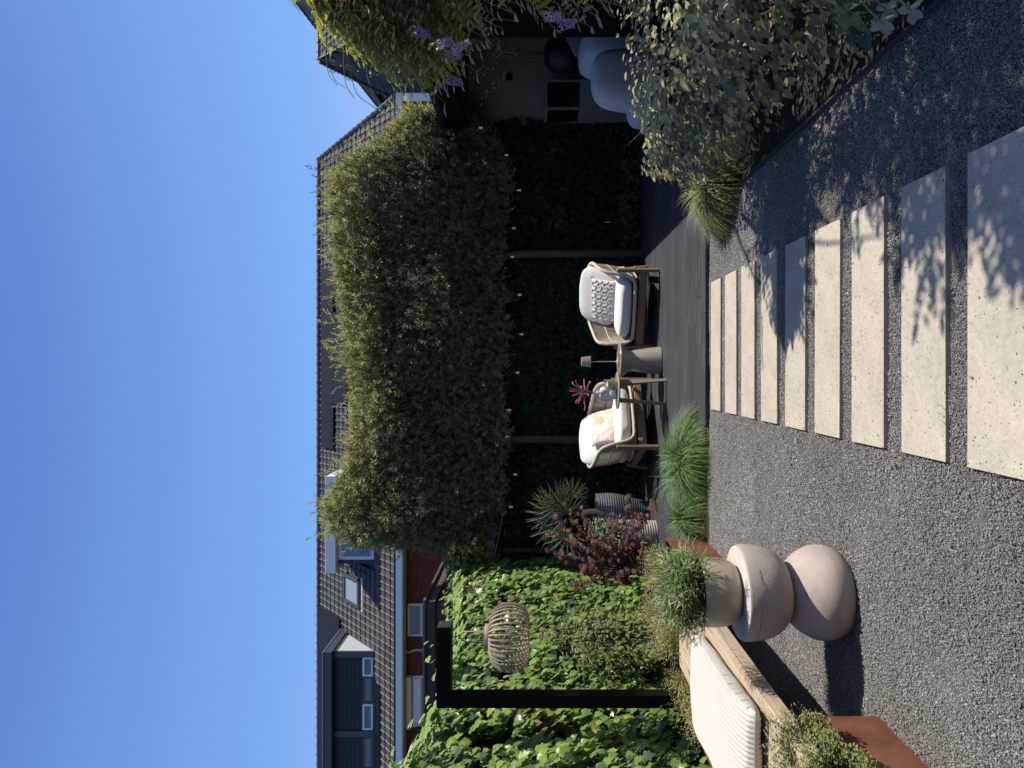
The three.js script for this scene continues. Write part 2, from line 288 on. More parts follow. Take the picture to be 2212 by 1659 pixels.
// ---------------------------------------------------------------- houses beyond
const tileGeo = (() => { // a concrete pantile: flat pan with a roll on its right, lower edge lifted over the row beneath
  const w = .241, L = .372, prof = [[0, .008], [.012, .002], [.085, 0], [.15, .002], [.172, .012], [.187, .03], [.205, .038], [.222, .032], [.236, .014], [.241, .008]], pos = [], idx = [], uv = [];
  const P = (x, y, z) => { pos.push(x, y, z); uv.push(x, y); return pos.length / 3 - 1; };
  const lo = prof.map(([x, h]) => P(x, -.012 + .02 * Math.sin(x / w * Math.PI), h + .028)), hi = prof.map(([x, h]) => P(x, L - .02, h));
  for (let i = 0; i < prof.length - 1; i++) idx.push(lo[i], lo[i + 1], hi[i + 1], lo[i], hi[i + 1], hi[i]);
  const fl = prof.map(([x, h]) => P(x, -.012 + .02 * Math.sin(x / w * Math.PI), h + .028)), fb = prof.map(([x, h]) => P(x, -.006 + .02 * Math.sin(x / w * Math.PI), h + .004));
  for (let i = 0; i < prof.length - 1; i++) idx.push(fb[i], fb[i + 1], fl[i + 1], fb[i], fl[i + 1], fl[i]);
  return geoFrom(pos, idx, uv);
})();
const tileMats = [[.083, .079, .078], [.066, .064, .066], [.1, .094, .09], [.08, .077, .074]].map((c) => mat(c, .5, { map: T.blotch, specularIntensity: .7 }));
const ridgeMat = mat([.05, .056, .045], .7, { map: T.blotch }), capMat = mat([.1, .1, .098], .45);
function roofTiles(parent, o, u, v, cols, rows, keep, limit) {
  const n = V().crossVectors(u, v).normalize(), items = [];
  for (let r = 0; r < rows; r++) for (let c = 0; c < cols; c++) { const a = c * .241, b = r * .346; if (!keep(a + .12, b + .17)) continue; const p = o.clone().addScaledVector(u, a).addScaledVector(v, b).addScaledVector(n, rr(-.002, .002)); items.push({ m: new THREE.Matrix4().makeBasis(u.clone().applyAxisAngle(n, rr(-.006, .006)), v, n).setPosition(p), c: Math.floor(rnd() * 4) }); }
  pieces(parent, 'roof_tile', 'roof_tiles', [tileGeo], tileMats, items, limit);
}
const ridgeTile = (() => { const l = []; const half = (r, a, b) => { const g = new THREE.CylinderGeometry(r, r, b - a, 10, 1, false, -Math.PI / 2, Math.PI); g.rotateZ(Math.PI / 2); g.rotateX(-Math.PI / 2); g.translate((a + b) / 2, 0, 0); return g; }; l.push(half(.105, 0, .3)); l.push(half(.122, .3, .354)); const g = merge(l); g.rotateX(Math.PI / 2); return g; })();
function ridgeRow(parent, a, b, m) { const d = b.clone().sub(a), n = Math.round(d.length() / .354), x = d.clone().normalize(), z = V().crossVectors(x, V(0, 1, 0)).normalize(), y = V().crossVectors(z, x); for (let i = 0; i < n; i++) { const t = mesh('ridge_tile', ridgeTile, m, parent); t.quaternion.setFromRotationMatrix(new THREE.Matrix4().makeBasis(x, y, z)); t.position.copy(a).addScaledVector(d, i / n); t.scale.x = d.length() / n / .354; } }
const brickMats = [[.185, .042, .03], [.16, .034, .026], [.21, .055, .038], [.12, .03, .026]].map((c) => mat(c, .9, { map: T.blotch }));
const brickGeo = bx(-.104, .104, -.025, .025, -.02, .012, .002);
const mortar = mat([.06, .035, .03], .95), whiteWood = mat([.8, .8, .79], .5), cream = mat([.6, .55, .43], .5), slate = mat([.035, .037, .042], .6);
const glass = mat([.02, .025, .03], .03, { specularIntensity: 1, clearcoat: 1, clearcoatRoughness: .02 }), dimGlass = mat([.05, .06, .07], .05, { clearcoat: 1, clearcoatRoughness: .03 });
const navy = mat([.028, .036, .055], .5), navyTrim = mat([.05, .058, .078], .45), greyTrim = mat([.2, .2, .21], .5), panelMat = mat([.02, .02, .023], .45, { map: T.blotch, specularIntensity: .4 });
function brickWall(parent, x0, x1, y0, y1, z, keep) { const it = []; let r = 0; for (let y = y0; y < y1; y += .0625, r++) for (let x = x0 - (r % 2) * .11; x < x1; x += .218) if (keep(x, y)) it.push({ m: new THREE.Matrix4().setPosition(x, y, z + rr(-.002, .003)), c: Math.floor(rnd() * rnd() * 4) }); pieces(parent, 'brick', 'bricks', [brickGeo], brickMats, it, 250); }
function windowIn(parent, name, x0, x1, y0, y1, z, fm, gm, fw = .07, bars = []) {  // frame proud of the wall, pane set back
  const w = new THREE.Group(); w.name = name; parent.add(w);
  mesh('frame', merge([bx(x0, x1, y1 - fw, y1, z - .02, z + .05, .004), bx(x0, x1, y0, y0 + fw, z - .02, z + .05, .004), bx(x0, x0 + fw, y0 + fw, y1 - fw, z - .02, z + .048, .004), bx(x1 - fw, x1, y0 + fw, y1 - fw, z - .02, z + .048, .004), ...bars.map((b) => bx(b[0], b[1], b[2], b[3], z - .02, z + .045, .004))]), fm, w);
  mesh('pane', bx(x0 + fw, x1 - fw, y0 + fw, y1 - fw, z - .02, z + .012, 0), gm, w); return w;
}
const SL = Math.cos(R(40)), SH = Math.sin(R(40)), EZ = 22.5, EY = 5.8, RL = 5.88, RZ = 27.0, RY = 9.58;
{
  const house = thing('terraced_house', 'long brick terraced house with dark tiled roof and dormers behind the garden', 'house', 'houses beyond the garden');
  const onRoof = (d) => EY + (d - EZ) * SH / SL;
  mesh('wall', bx(-17, 8.6, -.15, 5.55, -31, -22.94, 0), mortar, house);
  // the roof's body under the tiles
  const x0 = -17, xe = 8.62, xr = 8.0, body = geoFrom([x0, EY - .03, -EZ, xe, EY - .03, -EZ, xr, RY - .03, -RZ, x0, RY - .03, -RZ, xe, EY - .03, -31.5, x0, EY - .03, -31.5].map((q) => q), [0, 1, 2, 0, 2, 3, 1, 4, 2, 2, 4, 5, 2, 5, 3, 0, 3, 5, 0, 5, 4, 0, 4, 1]);
  mesh('roof', body.toNonIndexed(), slate, house).geometry.computeVertexNormals();
  const D1 = { x0: -17, x1: -9.3, a: 1.35, b: 3.6 }, D2 = { x0: -6.55, x1: -3.6, a: 1.35, b: 3.5 }, sky1 = { x0: -8.13, x1: -7.22, a: 2.4, b: 3.6 };
  roofTiles(house, V(x0, EY, -EZ), V(1, 0, 0), V(0, SH, -SL), 108, 17, (a, b) => { const x = x0 + a; if (x > xe - .04 - .62 * b / RL) return false; for (const d of [D1, D2, sky1]) if (x > d.x0 && x < d.x1 && b > d.a && b < d.b) return false; return true; }, 300);
  ridgeRow(house, V(x0, RY - .0, -RZ), V(xr, RY - .0, -RZ), ridgeMat); ridgeRow(house, V(xr, RY - .02, -RZ), V(xe, EY + .02, -EZ), capMat);
  // eaves
  mesh('gutter', bx(-17, 8.66, 5.79, 5.835, -22.46, -22.3, .01), mat([.025, .025, .028], .5), house);
  mesh('fascia', bx(-17, 8.66, 5.585, 5.785, -22.5, -22.33, .008), whiteWood, house);
  mesh('soffit', bx(-17, 8.66, 5.552, 5.58, -22.94, -22.35, .003), cream, house);
  { const a = V(8.62, 5.6, -22.34), b = at(944, 191, 22.2), g = rod(a, b, .13, .13, 4); g.scale(1, 1, 1); mesh('corner_board', bx(8.42, 8.66, 4.1, 5.582, -22.42, -22.34, .006), whiteWood, house); }
  const wins = [[-7.78 + .02, -7.5, 0, 0]];
  const keepB = (x, y) => !((x > -8.66 && x < -7.4 && y < 5.56) || (x > -11.6 && x < -9.75) || (x > -5.75 && x < -3.2 && y > 4.2));
  brickWall(house, -13, 8.55, 3.0, 5.54, -22.93, keepB);
  windowIn(house, 'window', -8.57, -7.52, 4.1, 5.5, -22.93, cream, glass, .075, [[-8.5, -7.6, 5.03, 5.1]]);
  windowIn(house, 'window', -5.6, -3.3, 4.35, 5.52, -22.93, cream, dimGlass, .08); windowIn(house, 'window', .6, 2.3, 3.5, 5.3, -22.93, cream, dimGlass, .09, [[1.4, 1.48, 3.6, 5.2]]); windowIn(house, 'window', 2.6, 5.4, 3.9, 5.52, -22.93, cream, dimGlass, .09);
  { const w = windowIn(house, 'window', -11.46, -9.84, 4.0, 5.35, -22.93, cream, glass, .07, [[-11.4, -9.9, 5.06, 5.1], [-11.4, -9.9, 4.82, 4.87]]);
    mesh('awning_box', bx(-11.5, -9.82, 5.36, 5.545, -22.93, -22.72, .03), cream, w);
    for (let i = 0; i < 5; i++) mesh('shutter_slat', bx(-11.38, -9.92, 5.1 + i * .04, 5.135 + i * .04, -22.9, -22.87, .004), whiteWood, w); }
  mesh('drainpipe', tube([V(-9.06, 5.56, -22.86), V(-9.06, 5.44, -22.83), V(-9.0, 5.34, -22.83), V(-9.0, 4.6, -22.83), V(-9.0, 3, -22.83)], .04, 20, 8), mat([.35, .36, .36], .5), house);
  // big dormer with corrugated shutters
  {
    const d = new THREE.Group(); d.name = 'dormer'; house.add(d); const z = -23.68, xr1 = -9.35, yT = 8.08, yB = 6.72;
    mesh('dormer_roof', bx(-17.2, xr1 + .08, yT, yT + .25, -25.6, z + .32, .01), navyTrim, d); mesh('roof_edge', bx(-17.2, xr1 + .1, yT + .253, yT + .29, -25.6, z + .36, .008), greyTrim, d);
    mesh('cheek', geoFrom([xr1, yB, z - .02, xr1, yT, z - .02, xr1, yT, -25.25, xr1 - .06, yB, z - .02, xr1 - .06, yT, z - .02, xr1 - .06, yT, -25.25], [0, 2, 1, 3, 4, 5, 0, 1, 4, 0, 4, 3]).toNonIndexed(), mat([.5, .5, .5], .6), d).geometry.computeVertexNormals();
    mesh('wall', bx(-17.2, xr1 - .061, yB, yT, -25.5, z - .06, 0), navy, d);
    for (const x of [-9.56, -12.2]) mesh('mullion', bx(x, x + .2, yB, yT, z - .06, z + .04, .008), navyTrim, d);
    mesh('sill', bx(-17.2, xr1, yB, yB + .07, z - .06, z + .06, .006), navy, d);
    for (const [a, b] of [[-12.0, -9.56], [-17.2, -12.2]]) for (let i = 0; i < 21; i++) mesh('shutter_slat', bx(a, b, 7.16 + i * .0435, 7.16 + i * .0435 + .036, z - .05, z - .005, .01), navy, d);
    const pane = (a, b, m) => { mesh('frame', merge([bx(a, b, 7.08, 7.145, z - .05, z + .01, .004), bx(a, b, 6.8, 6.86, z - .05, z + .01, .004), bx(a, a + .06, 6.86, 7.08, z - .05, z + .009, .004), bx(b - .06, b, 6.86, 7.08, z - .05, z + .009, .004)]), m, d); mesh('pane', bx(a + .06, b - .06, 6.86, 7.08, z - .05, z - .02, 0), dimGlass, d); };
    pane(-10.2, -9.56, whiteWood); pane(-11.1, -10.22, navyTrim); pane(-11.98, -11.12, whiteWood); pane(-13.3, -12.22, navyTrim);
  }
  { // small dormer
    const d = new THREE.Group(); d.name = 'dormer'; house.add(d); const z = -23.7, xl = -6.46, xr1 = -3.7, yT = 7.95, yB = 6.75;
    mesh('dormer_roof', bx(xl - .22, xr1 + .2, yT, yT + .33, -25.7, z + .35, .01), whiteWood, d);
    mesh('wall', bx(xl, xr1, yB - .2, yT, -25.4, z - .03, 0), slate, d);
    const fm = mat([.6, .61, .6], .5);
    mesh('frame', merge([bx(xl + .15, xr1 - .1, yT - .14, yT - .002, z - .03, z + .06, .006), bx(xl + .15, xr1 - .1, yB, yB + .1, z - .03, z + .06, .006), bx(xl + .15, xl + .26, yB + .1, yT - .14, z - .03, z + .058, .006), bx(-5.15, -5.04, yB + .1, yT - .14, z - .03, z + .058, .006), bx(xr1 - .2, xr1 - .1, yB + .1, yT - .14, z - .03, z + .058, .006)]), fm, d);
    mesh('pane', bx(xl + .26, -5.15, yB + .1, yT - .14, z - .03, z + .01, 0), mat([.05, .12, .3], .05, { clearcoat: 1 }), d); mesh('pane', bx(-5.04, xr1 - .2, yB + .1, yT - .14, z - .03, z + .01, 0), glass, d);
  }
  // things lying in the roof plane
  const slope = new THREE.Group(); slope.name = 'roof_slope';
  const lay = (name, x0, x1, a, b, h0, h1, m, parent) => { const g = bx(x0, x1, a, b, h0, h1, .004); g.applyMatrix4(new THREE.Matrix4().makeBasis(V(1, 0, 0), V(0, SH, -SL), V(0, SL, SH)).setPosition(0, EY, -EZ)); return mesh(name, g, m, parent); };
  { const s = new THREE.Group(); s.name = 'skylight'; house.add(s); const f = mat([.11, .11, .115], .4, { metalness: .5 });
    for (const q of [[-8.15, -8.05, 2.38, 3.58], [-7.3, -7.2, 2.38, 3.58], [-8.05, -7.3, 2.38, 2.5], [-8.05, -7.3, 3.46, 3.58]]) lay('frame', ...q, -.03, .13, f, s);
    lay('pane', -8.05, -7.3, 2.5, 3.46, -.03, .09, mat([.3, .34, .36], .08, { clearcoat: 1, clearcoatRoughness: .05 }), s); lay('flashing', -8.25, -7.1, 2.24, 2.37, .0, .045, mat([.55, .54, .52], .7), s); }
  for (let i = 0; i < 7; i++) { lay('solar_panel', -8.9 - i * 1.14 - 1.12, -8.9 - i * 1.14, 3.95, 5.72, .07, .11, panelMat, house); }
  for (let i = 0; i < 4; i++) { lay('solar_panel', -2.9 + i * 1.66, -2.9 + i * 1.66 + 1.64, 4.45, 5.5, .07, .11, panelMat, house); if (i && i < 3) lay('solar_panel', -2.9 + i * 1.66, -2.9 + i * 1.66 + 1.64, 3.38, 4.43, .07, .11, panelMat, house); }
}
function hipHouse(label, A, dx, xEnd, dz, drop) { // a house whose left hip end faces us: A is the left end of its ridge
  const h = thing('terraced_house', label, 'house', 'houses beyond the garden'), F = V(A.x - dx, A.y - drop, A.z + dz), B = V(A.x - dx, A.y - drop, A.z - dz), Re = V(xEnd, A.y, A.z), Fe = V(xEnd, F.y, F.z);
  const g = geoFrom([A.x, A.y - .04, A.z, F.x, F.y - .04, F.z, B.x, B.y - .04, B.z, Re.x, Re.y - .04, Re.z, Fe.x, Fe.y - .04, Fe.z, Fe.x, Fe.y - .04, B.z], [0, 2, 1, 0, 1, 4, 0, 4, 3, 0, 3, 5, 0, 5, 2, 3, 4, 5, 1, 2, 5, 1, 5, 4]).toNonIndexed(); g.computeVertexNormals(); mesh('roof', g, slate, h);
  // front face tiles
  { const v = V(0, drop, -dz).normalize(), L = Math.hypot(drop, dz); roofTiles(h, F, V(1, 0, 0), v, Math.ceil((xEnd - F.x) / .241), Math.ceil(L / .346), (a, b) => b < L - .1 && a > dx * b / L, 90); }
  // hip-end tiles: along -z, up towards +x
  { const v = V(dx, drop, 0).normalize(), L = Math.hypot(drop, dx); roofTiles(h, B, V(0, 0, 1), v, Math.ceil(2 * dz / .241), Math.ceil(L / .346), (a, b) => { const k = b / L; return k < .98 && a > dz * k && a < 2 * dz - dz * k; }, 60); }
  ridgeRow(h, A, Re, capMat); ridgeRow(h, F, A, capMat); ridgeRow(h, B, A, ridgeMat);
  mesh('wall', bx(F.x + .3, xEnd, -.15, F.y - .05, B.z + .4, F.z - .4, 0), mortar, h);
  mesh('fascia', bx(F.x - .02, xEnd, F.y - .22, F.y - .03, F.z - .02, F.z + .14, .008), whiteWood, h);
  return h;
}
hipHouse('dark hipped tiled roof at the right, behind the wisteria', V(11.7, 9.58, -27), .63, 19, 4.5, 3.78);
hipHouse('higher dark tiled roof in the top right corner, behind the others', V(18.7, 13.7, -34), 3, 27, 13, 3.2);

// ---------------------------------------------------------------- neighbour's shed beyond the ivy
{
  const s = thing('garden_shed', 'weathered grey-brown timber shed roof behind the sunlit ivy', 'shed'), w1 = mat([.13, .105, .08], .85, { map: T.grain, bumpMap: T.grainB, bumpScale: .002 }), w2 = mat([.085, .065, .05], .85, { map: T.grain, bumpMap: T.grainB, bumpScale: .002 });  // lighter timber for the sunlit side, darker copy for the shaded front
  const X = -2.93, y = 2.8, zf = -9.0, zb = -11.1;
  mesh('wall', bx(-6, X - .12, -.1, 2.5, zb + .1, zf - .12, 0), w2, s);
  mesh('roof_cap', bx(-6, X + .03, y - .035, y, zb, zf + .04, .004), w1, s);
  mesh('fascia', bx(-6, X - .0, y - .15, y - .037, zf - .02, zf + .01, .003, null, false), w2, s); mesh('fascia', bx(X - .03, X, y - .15, y - .037, zb, zf - .021, .003), w1, s);
  mesh('fascia', bx(-6, X - .05, y - .3, y - .152, zf - .06, zf - .03, .003), w2, s); mesh('fascia', bx(X - .08, X - .05, y - .34, y - .152, zb, zf - .061, .003), w1, s);
}

// ---------------------------------------------------------------- unseen house behind the viewer, added to hold back sky light
{
  const h = thing('unseen_brick_house', 'added brick house wall behind the viewer, holding back sky light', 'house'), w = mat([.17, .06, .045], .9, { map: T.blotch });
  mesh('wall', merge([bx(-7, -1.6, -.15, 6, 3.4, 3.7, 0), bx(2.2, 8, -.15, 6, 3.4, 3.7, 0), bx(-1.6, 2.2, 2.35, 6, 3.4, 3.7, 0)]), w, h);
  mesh('sliding_door', bx(-1.6, 2.2, -.1, 2.35, 3.5, 3.55, .004), glass, h); mesh('door_frame', merge([bx(-1.6, -1.52, -.1, 2.35, 3.38, 3.49, .004), bx(.26, .34, -.1, 2.35, 3.38, 3.49, .004), bx(2.12, 2.2, -.1, 2.35, 3.38, 3.49, .004)]), M.blackMatt, h);
  windowIn(h, 'window', -5, -3.2, 3.4, 4.9, 3.36, whiteWood, glass); windowIn(h, 'window', 3.4, 5.2, 3.4, 4.9, 3.36, whiteWood, glass); mesh('gutter', bx(-7.1, 8.1, 5.95, 6.1, 3.25, 3.4, .02), whiteWood, h);
}

// ---------------------------------------------------------------- bench, cushion, pergola frame, lantern
{
  const b = thing('timber_bench', 'pale weathered timber bench slab spanning the two rusted planters', 'bench');
  mesh('plank', bx(-1.7, -1.41, .33, .405, -4.85, -2.25, .004, [.2, .3], 'z'), M.bench, b);
  mesh('plank', bx(-2.01, -1.702, .33, .404, -4.85, -2.25, .004, [2.2, 1.3], 'z'), M.bench, b);
  const crack = mat([.05, .035, .025], 1), cr = [];
  for (let i = 0; i < 6; i++) { const d = 3.15 + i * .09 + rr(-.05, .05); const w = rr(.03, .09); cr.push(tube([V(-1.412 - w * .2, .4052, -d), V(-1.4092, .404, -d - .003), V(-1.4092, .385, -d - .002), V(-1.4095, .405 - rr(.03, .06), -d + .004)], .0006, 8, 4)); }
  for (let i = 0; i < 12; i++) { const d = rr(3.9, 4.75), x = -1.95 + rr(0, .35), n = rr(.06, .2); cr.push(tube([V(x, .4044, -d), V(x + rr(-.01, .01), .4046, -d + n * .5), V(x + rr(-.01, .01), .4044, -d + n)], rr(.0008, .003), 8, 4)); }
  mesh('crack', merge(cr), crack, b);
}
{
  const ridge = (u, v, s) => .013 * Math.sqrt(Math.abs(Math.sin((u * .27 + .009 * noise(v * 2.6, u * 2)) / .0215 * Math.PI))) + .010 * noise(u * 2.2, v * 2.2, s);
  const g = pillow(.54, 1.12, .12, 340, 90, 3.2, ridge); g.rotateX(-Math.PI / 2); g.rotateY(R(3)); g.translate(-1.73, .462, -3.52);
  const p = g.attributes.position; for (let i = 0; i < p.count; i++) { const y = p.getY(i); if (y < .462) p.setY(i, Math.max(y, .4065 + (y - .41) * .02)); }
  g.computeVertexNormals();
  const t = thing('bench_cushion', 'long off-white cushion with corded ribs lying on the timber bench', 'cushion');
  mesh('cover', g, M.rib, t);
}
{
  const t = thing('pergola_frame', 'black timber post with a short cantilever arm behind the bench', 'pergola');
  mesh('post', bx(-2.283, -2.198, -.1, 2.05, -4.9, -4.8, .003, null, true), M.black, t);
  mesh('beam', bx(-2.197, -1.74, 1.953, 2.05, -4.93, -4.8, .003), M.black, t);
  mesh('end_grain', bx(-1.7395, -1.7375, 1.957, 2.046, -4.926, -4.804, .001), mat([.03, .03, .031], .7, { bumpMap: T.grainB, bumpScale: .004 }), t);
}
{
  const t = thing('hanging_lantern', 'round slatted wooden lantern hanging from the black pergola arm', 'lantern'), wood = mat([.44, .36, .28], .6, { map: T.blotch }), wood2 = mat([.34, .275, .21], .6);
  t.position.set(-1.83, 1.56, -4.88);
  const prof = [[.072, .138], [.125, .134], [.178, .112], [.212, .062], [.224, .0], [.214, -.06], [.19, -.1], [.15, -.128], [.118, -.134]];
  const c = new THREE.CatmullRomCurve3(prof.map(([r, y]) => V(r, y, 0))), seg = 20;
  const slat = (() => { const pos = [], idx = [], uv = [], w = .0046, h = .0075; for (let i = 0; i <= seg; i++) { const p = c.getPointAt(i / seg), d = c.getTangentAt(i / seg), n = V(-d.y, d.x, 0); if (n.x < 0) n.negate(); for (const [a, b] of [[1, -1], [1, 1], [-1, 1], [-1, -1]]) { pos.push(p.x + n.x * h * .5 * a, p.y + n.y * h * .5 * a, w * b); uv.push(i / seg, b); } } for (let i = 0; i < seg; i++) for (let k = 0; k < 4; k++) { const a = i * 4 + k, b = i * 4 + (k + 1) % 4; idx.push(a, b, b + 4, a, b + 4, a + 4); } const g = geoFrom(pos, idx, uv).toNonIndexed(); g.computeVertexNormals(); return g; })();
  for (let i = 0; i < 38; i++) { const m = mesh('slat', slat, i % 3 ? wood : wood2, t); m.rotation.y = i / 38 * TAU; }
  const ring = (r, y, h, w, m, n = 'ring') => { const g = lathe([[r - w, y - h], [r, y - h], [r, y + h], [r - w, y + h], [r - w, y - h]], 48); mesh(n, g, m, t); };
  ring(.2165, .0, .0045, .005, wood2); ring(.13, -.131, .006, .02, wood2); ring(.085, .15, .016, .012, wood, 'collar'); ring(.205, .055, .003, .003, wood2);
  mesh('base', new THREE.CylinderGeometry(.13, .13, .008, 40).translate(0, -.132, 0), wood2, t);
  const gl = mat([1, 1, 1], .02, { transmission: 1, thickness: 0 });
  mesh('glass_jar', lathe([[.058, -.126], [.06, -.12], [.06, .03], [.057, .03]], 32), gl, t);
  const strap = []; for (const s of [-1, 1]) strap.push(V(s * .036, .14, 0)); const pts = [V(-.037, .14, 0), V(-.036, .26, 0), V(-.027, .318, 0), V(0, .336, 0), V(.027, .318, 0), V(.036, .26, 0), V(.037, .14, 0)];
  const cs = new THREE.CatmullRomCurve3(pts), sp = [], si = []; for (let i = 0; i <= 40; i++) { const p = cs.getPointAt(i / 40), d = cs.getTangentAt(i / 40), n = V(-d.y, d.x, 0); for (const [a, b] of [[1, -1], [1, 1], [-1, 1], [-1, -1]]) sp.push(p.x + n.x * .0015 * a, p.y + n.y * .0015 * a, .011 * b); } for (let i = 0; i < 40; i++) for (let k = 0; k < 4; k++) { const a = i * 4 + k, b = i * 4 + (k + 1) % 4; si.push(a, b, b + 4, a, b + 4, a + 4); }
  const sg = geoFrom(sp, si).toNonIndexed(); sg.computeVertexNormals(); mesh('handle', sg, wood2, t);
  mesh('hook', tube([V(0, .395, 0), V(0, .36, 0), V(.012, .345, 0), V(0, .332, 0), V(-.01, .34, 0)], .0025, 20, 6), M.steel, t);
}

// ---------------------------------------------------------------- concrete stool of two half spheres, pot and lavender
const STK = V(-1.02, GY, -3.27);
{
  const t = thing('concrete_stool', 'pinkish concrete hourglass stool with a cracked bowl top, on the gravel by the bench', 'stool'); t.position.copy(STK);
  const wob = (g, a) => { const p = g.attributes.position; for (let i = 0; i < p.count; i++) { const x = p.getX(i), y = p.getY(i), z = p.getZ(i), k = 1 + a * noise(x * 7, y * 7, z * 7); p.setXYZ(i, x * k, y, z * k); } g.computeVertexNormals(); return g; };
  mesh('base_dome', wob(lathe([[0, 0], [.178, 0], ...spline([[.183, .004], [.203, .04], [.2125, .09], [.203, .14], [.176, .19], [.145, .225], [.118, .243], [.1, .248]], 40), [0, .248]], 72), .012), M.concrete, t);
  const bowl = spline([[.1, .249], [.122, .252], [.155, .272], [.187, .312], [.206, .365], [.2135, .425], [.2135, .458]], 30);
  mesh('bowl', wob(lathe([[0, .249], ...bowl, [.2132, .4655], [.2105, .4692]], 72), .008), M.concrete, t);
  mesh('top', lathe([[.2075, .4685], [.204, .47], [.15, .4705], [0, .4705]], 72), mat([.6, .55, .51], .9, { map: T.concrete }), t);
  const cr = [], pt = []; for (let i = 0; i <= 26; i++) { const a = R(-38 + i * 3.1), r = .2142, y = .425 - .012 * i / 26 + .008 * noise(i * .45) + .003 * noise(i * 1.9); pt.push(V(Math.sin(-a) * -r, y, Math.cos(a) * r)); } cr.push(tube(pt, .0006, 90, 4));
  mesh('crack', merge(cr), mat([.08, .065, .06], 1), t);
  const p = thing('plant_pot', 'beige glazed bowl pot standing on the concrete stool', 'pot'); p.position.set(STK.x, STK.y + .4725, STK.z + .0);
  mesh('bowl', wob(lathe([[0, 0], ...spline([[.1, .0], [.122, .01], [.142, .038], [.151, .075], [.154, .12], [.1535, .168]], 30), [.1525, .173], [.148, .175], [.145, .17], [.143, .15], [0, .148]], 72), .01), M.pot, p);
  mesh('soil', new THREE.CylinderGeometry(.143, .143, .01, 40).translate(0, .151, 0), M.soil, p);
}

